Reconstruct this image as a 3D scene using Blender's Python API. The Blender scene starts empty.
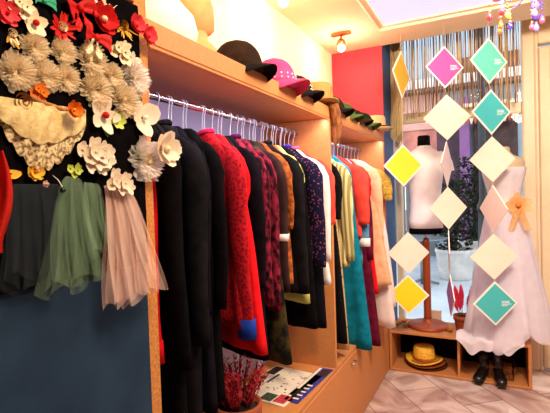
import bpy, math, random
from mathutils import Vector, Matrix, Euler
PI = math.pi
SC = bpy.context.scene
COL = SC.collection
R = random.Random(7)

# ------------------------------------------------------------------ camera
YAW, PITCH, ROLL, FOC = 0.4634, -0.0282, -0.0328, 440.24
CAM = Vector((0.8103, 0.0, 1.5))
_f = Vector((-math.sin(YAW)*math.cos(PITCH), math.cos(YAW)*math.cos(PITCH), math.sin(PITCH)))
_r = Vector((math.cos(YAW), math.sin(YAW), 0))
_u = _r.cross(_f)
CR = _r*math.cos(ROLL) + _u*math.sin(ROLL)
CU = -_r*math.sin(ROLL) + _u*math.cos(ROLL)
cd = bpy.data.cameras.new('camera')
cam = bpy.data.objects.new('camera', cd); COL.objects.link(cam)
cd.sensor_fit = 'HORIZONTAL'; cd.sensor_width = 36; cd.lens = FOC/550*36
cd.clip_start = 0.02; cd.clip_end = 200
m = Matrix((CR, CU, -_f)).transposed().to_4x4(); m.translation = CAM
cam.matrix_world = m
SC.camera = cam

def at(px, py, **k):
    """point of the place seen at a pixel of the photo, on a plane x=, y= or z="""
    d = _f + CR*((px-275)/FOC) - CU*((py-206.5)/FOC)
    ax = 'xyz'.index(list(k)[0]); v = list(k.values())[0]
    return CAM + d*((v-CAM[ax])/d[ax])

# ------------------------------------------------------------------ world, exposure, area lights
w = bpy.data.worlds.new('World'); SC.world = w; w.use_nodes = True
w.node_tree.nodes['Background'].inputs[0].default_value = (.80, .88, 1, 1)
w.node_tree.nodes['Background'].inputs[1].default_value = 2.9
SC.view_settings.view_transform = 'Standard'; SC.view_settings.look = 'None'
SC.view_settings.gamma = 1; SC.view_settings.exposure = 0.0

def lin(h):
    h = h.lstrip('#'); o = []
    for i in (0, 2, 4):
        v = int(h[i:i+2], 16)/255
        o.append(v/12.92 if v <= .04045 else ((v+.055)/1.055)**2.4)
    return (*o, 1)

def area(name, loc, tgt, size, power, color, sy=None):
    l = bpy.data.lights.new(name, 'AREA'); l.energy = power; l.color = color
    l.size = size
    if sy: l.shape = 'RECTANGLE'; l.size_y = sy
    o = bpy.data.objects.new(name, l); COL.objects.link(o); o.location = loc
    o.rotation_euler = (Vector(tgt)-Vector(loc)).to_track_quat('-Z', 'Y').to_euler()
    return o
WARM = (1, .80, .55)
area('shop_ceiling_light', (1.10, .55, 2.60), (.0, .85, 1.4), .35, 36, WARM)
area('shop_middle_light', (.75, 2.0, 2.64), (.15, 2.3, 1.2), .35, 15, WARM)
area('window_fill_light', (1.25, 1.7, 2.62), (.6, 3.9, 1.0), .3, 62, (1, .84, .68))  # last one is an extra unseen light, added to brighten the window bay

# ------------------------------------------------------------------ materials
MATS = {}
def M(key, col, col2=None, rough=.65, kind='noise', scale=18, bump=.12, detail=4, lo=.35, hi=.65, metal=0,
      trans=0, alpha=1, sheen=0, stretch=(1, 1, 1), spec=.4, bscale=None):
    if key in MATS: return MATS[key]
    m = bpy.data.materials.new(key); m.use_nodes = True; nt = m.node_tree; N = nt.nodes; L = nt.links
    b = N['Principled BSDF']; b.inputs['Roughness'].default_value = rough; b.inputs['Metallic'].default_value = metal
    b.inputs['Specular IOR Level'].default_value = spec
    if sheen: b.inputs['Sheen Weight'].default_value = sheen
    c1 = lin(col)
    c2 = lin(col2) if col2 else tuple(x*.82 for x in c1[:3])+(1,)
    tc = N.new('ShaderNodeTexCoord'); mp = N.new('ShaderNodeMapping'); mp.inputs['Scale'].default_value = stretch
    L.new(tc.outputs['Object'], mp.inputs[0])
    if kind == 'noise':
        t = N.new('ShaderNodeTexNoise'); t.inputs['Scale'].default_value = scale; t.inputs['Detail'].default_value = detail; out = t.outputs['Fac']
    elif kind == 'voronoi':
        t = N.new('ShaderNodeTexVoronoi'); t.inputs['Scale'].default_value = scale; out = t.outputs['Distance']
    elif kind == 'wave':
        t = N.new('ShaderNodeTexWave'); t.inputs['Scale'].default_value = scale; t.inputs['Distortion'].default_value = 2.5
        t.inputs['Detail'].default_value = 2; out = t.outputs['Fac']
    elif kind == 'stripe':
        t = N.new('ShaderNodeTexWave'); t.inputs['Scale'].default_value = scale; t.inputs['Distortion'].default_value = .3; out = t.outputs['Fac']
    L.new(mp.outputs[0], t.inputs['Vector'])
    r = N.new('ShaderNodeValToRGB'); e = r.color_ramp.elements
    e[0].position = lo; e[1].position = hi; e[0].color = c2; e[1].color = c1
    L.new(out, r.inputs[0]); L.new(r.outputs[0], b.inputs['Base Color'])
    if bump:
        n2 = N.new('ShaderNodeTexNoise'); n2.inputs['Scale'].default_value = bscale or scale*4; n2.inputs['Detail'].default_value = 3
        L.new(mp.outputs[0], n2.inputs['Vector'])
        bp = N.new('ShaderNodeBump'); bp.inputs['Strength'].default_value = bump; bp.inputs['Distance'].default_value = .004
        L.new(n2.outputs['Fac'], bp.inputs['Height']); L.new(bp.outputs[0], b.inputs['Normal'])
    if trans or alpha < 1:
        mo = N['Material Output']; sh = b.outputs[0]
        if trans:
            tl = N.new('ShaderNodeBsdfTranslucent'); L.new(r.outputs[0], tl.inputs[0])
            mx = N.new('ShaderNodeMixShader'); mx.inputs[0].default_value = trans
            L.new(sh, mx.inputs[1]); L.new(tl.outputs[0], mx.inputs[2]); sh = mx.outputs[0]
        if alpha < 1:
            tr = N.new('ShaderNodeBsdfTransparent'); mx = N.new('ShaderNodeMixShader'); mx.inputs[0].default_value = alpha
            L.new(tr.outputs[0], mx.inputs[1]); L.new(sh, mx.inputs[2]); sh = mx.outputs[0]
        L.new(sh, mo.inputs[0])
    MATS[key] = m; return m

def EM(key, col, strength):
    if key in MATS: return MATS[key]
    m = bpy.data.materials.new(key); m.use_nodes = True; nt = m.node_tree
    b = nt.nodes['Principled BSDF']; b.inputs['Base Color'].default_value = (.05, .05, .05, 1)
    b.inputs['Emission Color'].default_value = lin(col); b.inputs['Emission Strength'].default_value = strength
    t = nt.nodes.new('ShaderNodeTexNoise'); t.inputs['Scale'].default_value = 3
    MATS[key] = m; return m

def GLASS(key, tint='#ffffff', gl=.05):
    if key in MATS: return MATS[key]
    m = bpy.data.materials.new(key); m.use_nodes = True; nt = m.node_tree; N = nt.nodes; L = nt.links
    tr = N.new('ShaderNodeBsdfTransparent'); tr.inputs[0].default_value = lin(tint)
    gs = N.new('ShaderNodeBsdfGlossy'); gs.inputs['Roughness'].default_value = .03
    fr = N.new('ShaderNodeFresnel'); fr.inputs[0].default_value = 1.45
    mu = N.new('ShaderNodeMath'); mu.operation = 'MULTIPLY'; mu.inputs[1].default_value = gl*10
    L.new(fr.outputs[0], mu.inputs[0])
    mx = N.new('ShaderNodeMixShader'); L.new(mu.outputs[0], mx.inputs[0]); L.new(tr.outputs[0], mx.inputs[1]); L.new(gs.outputs[0], mx.inputs[2])
    L.new(mx.outputs[0], N['Material Output'].inputs[0])
    MATS[key] = m; return m

# ------------------------------------------------------------------ mesh builder
class MB:
    def __init__(s): s.v = []; s.f = []; s.sm = []
    def add(s, vs, fs, smooth=True):
        o = len(s.v); s.v += [Vector(v) for v in vs]; s.f += [tuple(i+o for i in f) for f in fs]; s.sm += [smooth]*len(fs); return s
    def xf(s, mat, start=0):
        for i in range(start, len(s.v)): s.v[i] = mat @ s.v[i]
        return s
    def box(s, a, b, bev=0):
        x0, y0, z0 = [min(p, q) for p, q in zip(a, b)]; x1, y1, z1 = [max(p, q) for p, q in zip(a, b)]
        e = min(bev, (x1-x0)*.45, (y1-y0)*.45, (z1-z0)*.45)
        if e <= 0:
            vs = [(x, y, z) for z in (z0, z1) for y in (y0, y1) for x in (x0, x1)]
            return s.add(vs, [(0, 2, 3, 1), (4, 5, 7, 6), (0, 1, 5, 4), (2, 6, 7, 3), (0, 4, 6, 2), (1, 3, 7, 5)], False)
        vs = []; idx = {}
        for i, X in enumerate((x0, x1)):
            for j, Y in enumerate((y0, y1)):
                for k, Z in enumerate((z0, z1)):
                    dx, dy, dz = [e if q == 0 else -e for q in (i, j, k)]
                    idx[i, j, k] = len(vs)
                    vs += [(X, Y+dy, Z+dz), (X+dx, Y, Z+dz), (X+dx, Y+dy, Z)]
        I = idx; fs = []
        g = lambda i, j, k, a: I[i, j, k]+a
        for i in (0, 1):
            fs.append((g(i,0,0,0), g(i,1,0,0), g(i,1,1,0), g(i,0,1,0)))
            fs.append((g(0,i,0,1), g(1,i,0,1), g(1,i,1,1), g(0,i,1,1)))
            fs.append((g(0,0,i,2), g(1,0,i,2), g(1,1,i,2), g(0,1,i,2)))
            for j in (0, 1):
                fs.append((g(i,j,0,0), g(i,j,1,0), g(i,j,1,1), g(i,j,0,1)))
                fs.append((g(i,0,j,0), g(i,1,j,0), g(i,1,j,2), g(i,0,j,2)))
                fs.append((g(0,i,j,1), g(1,i,j,1), g(1,i,j,2), g(0,i,j,2)))
                for k in (0, 1): fs.append((g(i,j,k,0), g(i,j,k,1), g(i,j,k,2)))
        return s.add(vs, fs, False)
    def rings(s, rings, close=True, cap0=True, cap1=True, smooth=True):
        n = len(rings[0]); o = len(s.v); fs = []
        for a in range(len(rings)-1):
            for i in range(n if close else n-1):
                j = (i+1) % n
                fs.append((a*n+i, a*n+j, (a+1)*n+j, (a+1)*n+i))
        if cap0 and close: fs.append(tuple(range(n-1, -1, -1)))
        if cap1 and close: fs.append(tuple((len(rings)-1)*n+i for i in range(n)))
        return s.add([p for r in rings for p in r], fs, smooth)
    def lathe(s, prof, c=(0, 0, 0), n=24, **k):
        return s.rings([[(c[0]+r*math.cos(2*PI*i/n), c[1]+r*math.sin(2*PI*i/n), c[2]+z) for i in range(n)] for r, z in prof], **k)
    def tube(s, pts, rad, n=8, flat=1.0, closed=False):
        pts = [Vector(p) for p in pts]; rs = []
        prev = None
        for i, p in enumerate(pts):
            a = pts[max(i-1, 0)]; b = pts[min(i+1, len(pts)-1)]
            t = (b-a).normalized()
            if prev is None:
                up = Vector((0, 1, 0)) if abs(t.y) < .9 else Vector((1, 0, 0))
            else: up = prev
            x = up - t*up.dot(t); x.normalize(); y = t.cross(x); prev = x
            r = rad[i] if isinstance(rad, (list, tuple)) else rad
            rs.append([p + x*(r*flat*math.cos(2*PI*k/n)) + y*(r*math.sin(2*PI*k/n)) for k in range(n)])
        return s.rings(rs)
    def ball(s, c, r, n=10, sc=(1, 1, 1)):
        c = Vector(c); rs = []
        for a in range(n//2+1):
            th = PI*a/(n//2); q = max(math.sin(th), .02)
            rs.append([c+Vector((r*sc[0]*q*math.cos(2*PI*i/n), r*sc[1]*q*math.sin(2*PI*i/n), -r*sc[2]*math.cos(th))) for i in range(n)])
        return s.rings(rs)
    def grid(s, fn, nu, nv):
        vs = [fn(u/nu, v/nv) for v in range(nv+1) for u in range(nu+1)]
        fs = [(v*(nu+1)+u, v*(nu+1)+u+1, (v+1)*(nu+1)+u+1, (v+1)*(nu+1)+u) for v in range(nv) for u in range(nu)]
        return s.add(vs, fs)
    def build(s, name, mat, parent=None, kind=None, label=None):
        me = bpy.data.meshes.new(name); me.from_pydata([tuple(v) for v in s.v], [], s.f); me.update()
        me.polygons.foreach_set('use_smooth', s.sm)
        import bmesh
        bm = bmesh.new(); bm.from_mesh(me); bmesh.ops.recalc_face_normals(bm, faces=bm.faces); bm.to_mesh(me); bm.free()
        me.materials.append(mat)
        o = bpy.data.objects.new(name, me); COL.objects.link(o)
        if parent: o.parent = parent
        if kind: o['kind'] = kind
        if label: o['label'] = label
        return o

def tag(o, label, cat, group=None, kind=None):
    o['label'] = label; o['category'] = cat
    if group: o['group'] = group
    if kind: o['kind'] = kind
    return o
def thing(name, label, cat, loc=(0, 0, 0), rot=(0, 0, 0), group=None, kind=None):
    o = bpy.data.objects.new(name, None); COL.objects.link(o); o.empty_display_size = .05
    o.location = loc; o.rotation_euler = rot
    return tag(o, label, cat, group, kind)
def struct(name, mb, mat): return mb.build(name, mat, kind='structure')
def box(a, b, bev=0): return MB().box(a, b, bev)

# ------------------------------------------------------------------ measures (metres)
YS, YD, YE = .905, 2.345, 3.665        # stile, middle divider and far end of the wardrobe
ZF, ZT, ZB, ZC = 1.910, 1.975, .511, 2.69
XB = -.43                               # left wall
WY = 4.15                               # window wall

# ------------------------------------------------------------------ the setting
def marble():
    m = bpy.data.materials.new('pink_marble'); m.use_nodes = True; nt = m.node_tree; N = nt.nodes; L = nt.links
    b = N['Principled BSDF']; b.inputs['Roughness'].default_value = .22
    tc = N.new('ShaderNodeTexCoord'); mp = N.new('ShaderNodeMapping'); mp.inputs['Rotation'].default_value = (0, 0, .9)
    L.new(tc.outputs['Object'], mp.inputs[0])
    br = N.new('ShaderNodeTexBrick'); br.offset = .5; br.inputs['Scale'].default_value = 1.0
    br.inputs['Brick Width'].default_value = .62; br.inputs['Row Height'].default_value = .31; br.inputs['Mortar Size'].default_value = .004
    br.inputs['Color1'].default_value = lin('#f0e0d8'); br.inputs['Color2'].default_value = lin('#d0b2a6'); br.inputs['Mortar'].default_value = lin('#9b7a70')
    L.new(mp.outputs[0], br.inputs['Vector'])
    nz = N.new('ShaderNodeTexNoise'); nz.inputs['Scale'].default_value = 3.2; nz.inputs['Detail'].default_value = 8; nz.inputs['Distortion'].default_value = 1.6
    L.new(tc.outputs['Object'], nz.inputs['Vector'])
    rp = N.new('ShaderNodeValToRGB'); e = rp.color_ramp.elements; e[0].position = .36; e[0].color = lin('#b4938a'); e[1].position = .62; e[1].color = lin('#ffffff')
    L.new(nz.outputs['Fac'], rp.inputs[0])
    mx = N.new('ShaderNodeMix'); mx.data_type = 'RGBA'; mx.blend_type = 'MULTIPLY'; mx.inputs['Factor'].default_value = .8
    L.new(br.outputs['Color'], mx.inputs['A']); L.new(rp.outputs[0], mx.inputs['B']); L.new(mx.outputs['Result'], b.inputs['Base Color'])
    return m
WALL = M('warm_white_paint', '#f3e0bc', '#ecd6b0', rough=.8, scale=2.5, bump=.05, bscale=90)
CEIL = M('ceiling_paint', '#f4dcbc', '#eed4b2', rough=.85, scale=2, bump=.04, bscale=90)
WALLD = M('brown_panelling', '#a88468', '#94735a', rough=.7, scale=3, bump=.05)
struct('floor', box((XB-.1, -2.2, -.06), (3.0, 4.2, 0)), marble())
struct('wall_left', box((XB-.1, -2.2, 0), (XB, 4.2, 3.0)), WALL)
struct('wall_right', box((3.0, -2.2, 0), (3.1, 4.2, 3.0)), WALLD)
struct('wall_back', box((XB, -2.3, 0), (3.0, -2.2, 3.0)), WALLD)
# ceiling with a recessed luminous tray
TX0, TX1, TY0, TY1 = .06, 2.4, -1.2, 3.345
cl = MB()
cl.box((XB, -2.2, ZC), (TX0, 3.68, ZC+.1)); cl.box((TX1, -2.2, ZC), (3.0, 3.68, ZC+.1))
cl.box((TX0, -2.2, ZC), (TX1, TY0, ZC+.1)); cl.box((TX0, TY1, ZC), (TX1, 3.68, ZC+.1))
cl.box((TX0-.02, TY0-.02, ZC+.2), (TX1+.02, TY1+.02, ZC+.24))
cl.box((TX0-.02, TY0, ZC+.1), (TX0, TY1, ZC+.2)); cl.box((TX1, TY0, ZC+.1), (TX1+.02, TY1, ZC+.2))
cl.box((TX0, TY0-.02, ZC+.1), (TX1, TY0, ZC+.2)); cl.box((TX0, TY1, ZC+.1), (TX1, TY1+.02, ZC+.2))
# higher pocket of the window bay
cl.box((XB, 3.66, 3.0), (3.0, 4.2, 3.06)); cl.box((XB, 3.64, ZC+.1), (3.0, 3.68, 3.0))
struct('ceiling', cl, CEIL)
lp = thing('ceiling_light_panel', 'pale lilac luminous panel filling the recessed tray of the ceiling', 'ceiling light', ((TX0+TX1)/2, (TY0+TY1)/2, ZC+.03))
MB().box((-(TX1-TX0)/2+.04, -(TY1-TY0)/2+.04, .0), ((TX1-TX0)/2-.04, (TY1-TY0)/2-.04, .03)).build('diffuser', EM('lilac_light', '#efe6ff', .97), lp)
MB().box((-(TX1-TX0)/2, -(TY1-TY0)/2, -.012), (-(TX1-TX0)/2+.04, (TY1-TY0)/2, .03)).box(((TX1-TX0)/2-.04, -(TY1-TY0)/2, -.012), ((TX1-TX0)/2, (TY1-TY0)/2, .03)).box((-(TX1-TX0)/2+.04, (TY1-TY0)/2-.04, -.012), ((TX1-TX0)/2-.04, (TY1-TY0)/2, .03)).build('frame', CEIL, lp)

# painted pillar in the corner: red towards the room, blue towards the window
RED = M('coral_red_paint', '#d82c3c', '#d22838', rough=.6, scale=3, bump=.04, bscale=80)
BLUE = M('navy_paint', '#2f5484', '#2b4e7c', rough=.6, scale=3, bump=.04, bscale=80)
struct('trim_1', box((XB, YE+.025, 0), (0, 4.05, 3.0)), BLUE)
struct('trim_2', box((XB, YE+.004, ZB+.1), (-.0005, YE+.025, 3.0)), RED)

# window wall: aluminium frame, panes, door leaf
ALU = M('cream_aluminium', '#ecd3ae', '#e6cba4', rough=.45, scale=6, bump=.02)
GRY = M('grey_jamb', '#b9aca6', '#afa29c', rough=.5, scale=6, bump=.02)
fr = MB()
fr.box((0, WY-.05, 0), (.05, WY+.05, 3.0), .006)
fr.box((.05, WY-.04, 0), (1.02, WY+.05, .06), .006); fr.box((.05, WY-.04, 2.93), (1.02, WY+.05, 3.0), .006)
fr.box((.05, WY-.02, 2.10), (1.02, WY+.04, 2.19), .006)
struct('window_1', fr, ALU)
pa = MB(); pa.box((.05, WY, .06), (1.02, WY+.008, 2.10)); pa.box((.05, WY, 2.19), (1.02, WY+.008, 2.93))
struct('window_2', pa, GLASS('clear_glass'))
po = MB(); po.box((1.02, WY-.07, 0), (1.115, WY+.06, 3.0), .012); po.box((1.115, WY-.055, 0), (1.135, WY+.05, 3.0), .004)
po.box((1.135, WY-.065, 2.62), (2.1, WY+.05, 3.0), .008)
struct('trim_3', po, ALU)
# glazed door leaf to the right of the post
dr = MB(); DX0, DX1 = 1.14, 2.05
dr.box((DX0, WY-.03, .01), (DX0+.085, WY+.02, 2.6), .01); dr.box((DX1-.085, WY-.03, .01), (DX1, WY+.02, 2.6), .01)
dr.box((DX0+.085, WY-.028, 2.5), (DX1-.085, WY+.018, 2.6), .008); dr.box((DX0+.085, WY-.028, 2.06), (DX1-.085, WY+.018, 2.2), .008)
dr.box((DX0+.085, WY-.028, .01), (DX1-.085, WY+.018, .42), .008)
do = struct('door_1', dr, ALU)
MB().box((DX0+.085, WY-.006, .42), (DX1-.085, WY+.0, 2.06)).box((DX0+.085, WY-.006, 2.2), (DX1-.085, WY, 2.5)).build('door_glass', GLASS('clear_glass'), do)
MB().tube([(DX1-.05, WY-.03, 1.0), (DX1-.05, WY-.08, 1.0), (DX1-.05, WY-.08, 1.3), (DX1-.05, WY-.03, 1.3)], .01).build('door_handle', M('steel', '#c8c8c8', rough=.3, metal=1, bump=0), do)
struct('wall_window', box((2.1, WY-.1, 0), (3.0, WY+.1, 3.0)), WALL)

# ------------------------------------------------------------------ the wardrobe row
CHIP = M('chipboard', '#c68048', '#bc7640', rough=.55, scale=60, bump=.06, stretch=(1, 1, 1), detail=6, lo=.3, hi=.7)
CHIPD = M('chipboard_edge', '#c88440', '#a4642a', rough=.7, scale=130, bump=.2, detail=5)
LAV = M('lavender_back_board', '#b9b2d6', '#b2abcf', rough=.6, scale=4, bump=.02)
wd = thing('open_wardrobe', 'long open chipboard wardrobe along the left wall with two hanging bays', 'wardrobe', (0, 0, 0))
MB().box((XB+.003, YS, ZF), (0, YE, ZT), .003).build('top_board', CHIP, wd)
MB().box((XB+.003, YS, .49), (-.004, YE-.022, ZB), .002).build('bottom_shelf', CHIP, wd)
MB().box((XB+.02, YD-.022, ZB), (0, YD, ZF), .002).build('divider', CHIP, wd)
MB().box((XB+.02, YE-.022, 0), (0, YE, ZF), .002).build('end_panel', CHIP, wd)
MB().box((XB+.003, YS, ZB), (XB+.02, YE-.022, ZF)).build('back_board', LAV, wd)
MB().box((XB+.02, YS-.0, 0), (-.03, YE-.022, .04)).build('plinth', CHIP, wd)
for i, (a, b) in enumerate(((YS+.003, YD-.012), (YD-.008, YE-.024))):
    d = MB().box((-.022, a, .012), (0.0, b, .486), .003).build('drawer', CHIP, wd)
    hy = YD + .28 if i else YS + .6
    MB().tube([(0, hy-.03, .44), (.022, hy-.03, .44), (.022, hy+.03, .44), (0, hy+.03, .44)], .004, 6).build('handle', M('steel', '#c8c8c8', rough=.3, metal=1, bump=0), d)
# rails
STEEL = M('chrome_rail', '#d9d4e2', rough=.25, metal=1, bump=0)
RX, RZ = -.20, 1.838
MB().tube([(RX, YS+.002, RZ), (RX, YD-.023, RZ)], .012, 10).build('hanging_rail', STEEL, wd)
MB().tube([(RX, YD+.002, RZ), (RX, YE-.023, RZ)], .012, 10).build('hanging_rail', STEEL, wd)

for a, b in ((YS+.01, YD-.03), (YD+.01, YE-.03)):  # bars added under the top board to throw cool light into the bays
    lb = MB().box((-.016, a, ZF-.010), (-.002, b, ZF), .002).build('added_light_bar', CHIP, wd)
    l = bpy.data.lights.new('added_bar_glow', 'AREA'); l.shape = 'RECTANGLE'; l.size_y = .008; l.size = b-a-.01; l.energy = 5.5*(b-a); l.color = (.84, .82, 1)
    o = bpy.data.objects.new('added_bar_glow', l); COL.objects.link(o); o.parent = lb; o.location = (-.0175, (a+b)/2, ZF-.005)
    o.rotation_euler = Vector((-.2, 0, -1)).to_track_quat('-Z', 'Y').to_euler()

# closed cabinet nearest the camera with cloth nailed on its front
cb = thing('closed_cabinet', 'tall closed chipboard cabinet at the left end, covered in dark cloth', 'cabinet', (0, -.4, 0))
MB().box((XB+.003, -.4, 0), (-.02, YS-.002, 2.4), .002).build('carcass', CHIP, cb)
for o in cb.children: o.location = (0, .4, 0)
MB().box((-.02, YS-.045+.4, 0), (0, YS-.002+.4, 2.4), .002).build('stile', CHIPD, cb)
MB().box((-.02, 0, 2.0), (0, YS-.045+.4, 2.4), .002).build('header', CHIP, cb)
NAVY = M('navy_cloth', '#26384c', '#203042', rough=.9, scale=8, bump=.3, bscale=500, spec=.1)
def foldcloth(y0, y1, z0, z1, x, amp, nu=60, nv=16, k=26, seed=0):
    rr = random.Random(seed); p1, p2 = rr.random()*6, rr.random()*6
    mb = MB()
    def fn(u, v):
        y = y0+(y1-y0)*u; z = z1+(z0-z1)*v
        a = amp*(.25+.75*v)*(math.sin(u*k+p1+v*1.2)*.6+math.sin(u*k*.43+p2)*.4)
        return (x+amp+a, y, z)
    mb.grid(fn, nu, nv)
    n = len(mb.v); mb.grid(lambda u, v: (x+.0005, y0+(y1-y0)*u, z1+(z0-z1)*v), nu, nv)
    return mb
nv = foldcloth(-.39, YS-.046, .02, 1.98, .0005, .004, seed=3).build('navy_curtain', NAVY)
tag(nv, 'navy blue cloth covering the lower front of the tall cabinet', 'cloth')
BLK = M('black_velvet', '#0c090a', '#070506', rough=1, scale=30, bump=.1, spec=.02)
bb = MB().box((.0095, -.3, 1.335), (.016, YS-.047, 1.984), .002).build('black_display_board', BLK)
bb.rotation_euler = (0, 0, 0)
tag(bb, 'black velvet board on the cabinet front behind the hair flowers', 'display board')

# ------------------------------------------------------------------ ceiling spots
GOLD = M('brass_spot', '#c98b52', rough=.35, metal=1, bump=0)
def spot(loc, tilt, label, power, vis=True):
    t = thing('ceiling_spotlight', label, 'ceiling spotlight', loc, group='bulb spotlights on the ceiling')
    MB().box((-.075, -.022, -.018), (.075, .022, 0), .005).build('ceiling_plate', GOLD, t)
    MB().tube([(0, 0, -.018), (0, 0, -.045)], .008).build('swivel', GOLD, t)
    MB().lathe([(.012, -.045), (.026, -.055), (.034, -.085), (.030, -.09), (.02, -.075)], n=16).build('shade', GOLD, t)
    MB().ball((0, 0, -.112), .028, 14).build('bulb', EM('bulb_glow', '#fff2d8', 25), t)
    l = bpy.data.lights.new('bulb_light', 'POINT'); l.energy = power; l.color = (1, .82, .58); l.shadow_soft_size = .03
    o = bpy.data.objects.new('bulb_light', l); COL.objects.link(o); o.parent = t; o.location = (0, 0, -.155)
    return t
spot((-.20, 3.22, ZC), 0, 'round glowing spotlight on the ceiling in front of the red pillar', 6.5)
spot((-.235, 2.28, ZC), 0, 'glowing spotlight at the top edge, over the middle of the wardrobe', 6)
spot((-.10, 1.30, ZC), 0, 'ceiling spotlight above the near hanging bay, out of the picture', 7)
spot((-.0, .45, ZC), 0, 'ceiling spotlight above the tall cabinet, out of the picture', 9)

# ------------------------------------------------------------------ hangers and garments
DARKP = M('black_plastic_hanger', '#1a1716', rough=.3, bump=0)
WHITEP = M('white_plastic_hanger', '#e6dcd8', rough=.35, bump=0)
CLEARP = M('clear_lilac_hanger', '#cfc6e4', rough=.2, bump=0, alpha=.75)
WIRE = M('hook_wire', '#e8e4f2', rough=.4, metal=.3, bump=0)
NECK = RZ-.012-.082
def make_hanger(y, mat, label, group, rz=0, hw=.19):
    t = thing('clothes_hanger', label, 'hanger', (RX, y, RZ), (0, 0, rz), group)
    hk = [(.0145*math.cos(a), 0, .0145*math.sin(a)) for a in [PI*(-.15+1.25*i/8) for i in range(9)]]
    hk = hk[::-1]
    MB().tube([(0, 0, -.110), (0, 0, -.06), (.004, 0, -.028), (.0135, 0, -.007)]+hk[-8:][::-1][1:], .0019, 6).build('hook', WIRE, t)
    pts = [(-hw, 0, -.194), (-hw*.7, 0, -.158), (-.05, 0, -.110), (0, 0, -.096), (.05, 0, -.110), (hw*.7, 0, -.158), (hw, 0, -.194)]
    mb = MB().tube(pts, [.006, .009, .009, .008, .009, .009, .006], 8)
    mb.tube([(-hw*.92, 0, -.194), (0, 0, -.199), (hw*.92, 0, -.194)], .004, 6)
    mb.build('shoulder_bar', mat, t)
    return t

def garment(y, name, cat, label, mat, zb, hw=.18, hem=.19, sl=0, sr=.046, th=.024, smat=None, cuff=None, collar=None,
            dx=0, rz=0, seed=None, wr=.006, group=None, hemwave=0, fl=0, lean=.045, thb=None, sl_out=.012, band=None):
    rr = random.Random(int(y*1000) if seed is None else seed)
    t = thing(name, label, cat, (RX+dx, y, zb), (0, 0, rz), group)
    H = NECK-zb
    ph = [rr.random()*6.28 for _ in range(6)]; k1 = 26+rr.random()*14; k2 = 44+rr.random()*20
    thb = thb or th*1.25
    lim = .165/max(.5, math.cos(rz))
    prof = [(0, .045, th*.7), (.012, .07, th*.8), (.048, hw*.60, th), (.082, hw*.86, th), (.108, hw*.96, th), (.135, hw*.99, th)]
    nrow = 18
    for i in range(1, nrow+1):
        s = i/nrow
        prof.append((.135+(H-.135)*s, hw*(1-.06*math.sin(min(s*2.2, 1)*PI))*(1-s)+hem*s, th+(thb-th)*s))
    n = 48
    rings = []
    for dz, hwid, tt in prof:
        s = dz/H; ring = []; swing = lean*dz
        for i in range(n):
            a = 2*PI*i/n
            ca, sa = math.cos(a), math.sin(a)
            x = hwid*math.copysign(abs(ca)**.55, ca); yy = tt*math.copysign(abs(sa)**.75, sa)
            e = min(max((dz-.06)/.3, 0), 1)
            o = wr*e*(math.sin(x*k1+ph[0]+s*1.3)+.6*math.sin(x*k2+ph[1]-s*2))
            x += wr*.6*e*math.sin(s*5+ph[2])+fl*s*s
            if x < -lim: x = -lim+(x+lim)*.1
            zz = H-dz
            if s > .99: zz += hemwave*math.sin(x*40+ph[3])
            ring.append((x+swing*math.cos(rz), yy+o-swing*math.sin(rz), zz))
        rings.append(ring)
    MB().rings(rings, cap0=True, cap1=True).build('body', mat, t)
    if collar:
        MB().tube([(.058*math.cos(a), .026*math.sin(a), H-.008+.012*math.cos(a)) for a in [2*PI*i/14 for i in range(15)]], .010, 8).build('collar', collar, t)
    if sl:
        for sg in (1, -1):
            so = sl_out if sg > 0 else -.012
            p = [(sg*hw*.52, 0, H-.058), (sg*hw*.78, 0, H-.090), (sg*hw*.95, 0, H-.125), (sg*(hw+so*.5), 0, H-.17)]
            rad = [.016, .030, sr*.82, sr*.95]
            for i in range(1, 11):
                s = i/10
                p.append((sg*(hw+so*(.5+.5*min(s*2, 1))-.01*s), .006*math.sin(s*5+ph[5])-.003, H-.17-(sl-.17)*s))
                rad.append(sr*(1-.30*s)*(1+.03*math.sin(i*1.7+ph[1])))
            p = [(a+lean*(H-c)*math.cos(rz), b-lean*(H-c)*math.sin(rz), c) for a, b, c in p]
            ob = MB().tube(p, rad, 14, .48).build('sleeve', smat or mat, t)
            if cuff:
                MB().tube([Vector(p[-2]), Vector(p[-1])+Vector((0, 0, -.012))], [rad[-2]*1.12, rad[-1]*1.15], 14, .62).build('cuff', cuff, ob)
            if band:
                MB().tube([Vector(p[8]), Vector(p[9])*.6+Vector(p[8])*.4], [rad[8]*1.06, rad[9]*1.06], 14, .62).build('sleeve_band', band, ob)
    return t
def hemz(px, py, x=-.03): return at(px, py, x=x).z

F = {}
def fab(k, c, c2=None, **q):
    q.setdefault('rough', .9); q.setdefault('bump', .25); q.setdefault('bscale', 220); q.setdefault('spec', .08)
    return M('fabric_'+k, c, c2, **q)
black1 = fab('black_wool', '#121011', '#0c0a0b', spec=.01); black2 = fab('black_cotton', '#17141a', '#0e0c10', spec=.01); black3 = fab('charcoal', '#1d1b1d', '#131113', spec=.01)
redk = fab('red_knit', '#b81822', '#6a0c14', kind='voronoi', scale=85, lo=.15, hi=.75, bump=.5)
redb = fab('bright_red', '#e0141c', '#c40f18')
redc = fab('red_wool', '#c9121e', '#ac0d18')
maroon = fab('maroon_print', '#8a2036', '#200a12', scale=60, lo=.42, hi=.62, stretch=(1, 1, .5))
brown = fab('dark_brown', '#3a2321', '#2c1a19'); oran = fab('rust_print', '#b4602a', '#5c2a14', scale=40)
ygreen = fab('lime_cotton', '#c8c878', '#a8a858'); camo = fab('camouflage', '#3c3218', '#12100c', scale=16, lo=.45, hi=.6)
floral = fab('navy_floral', '#15122a', '#9c4a68', kind='voronoi', scale=75, lo=.14, hi=.34)
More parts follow.
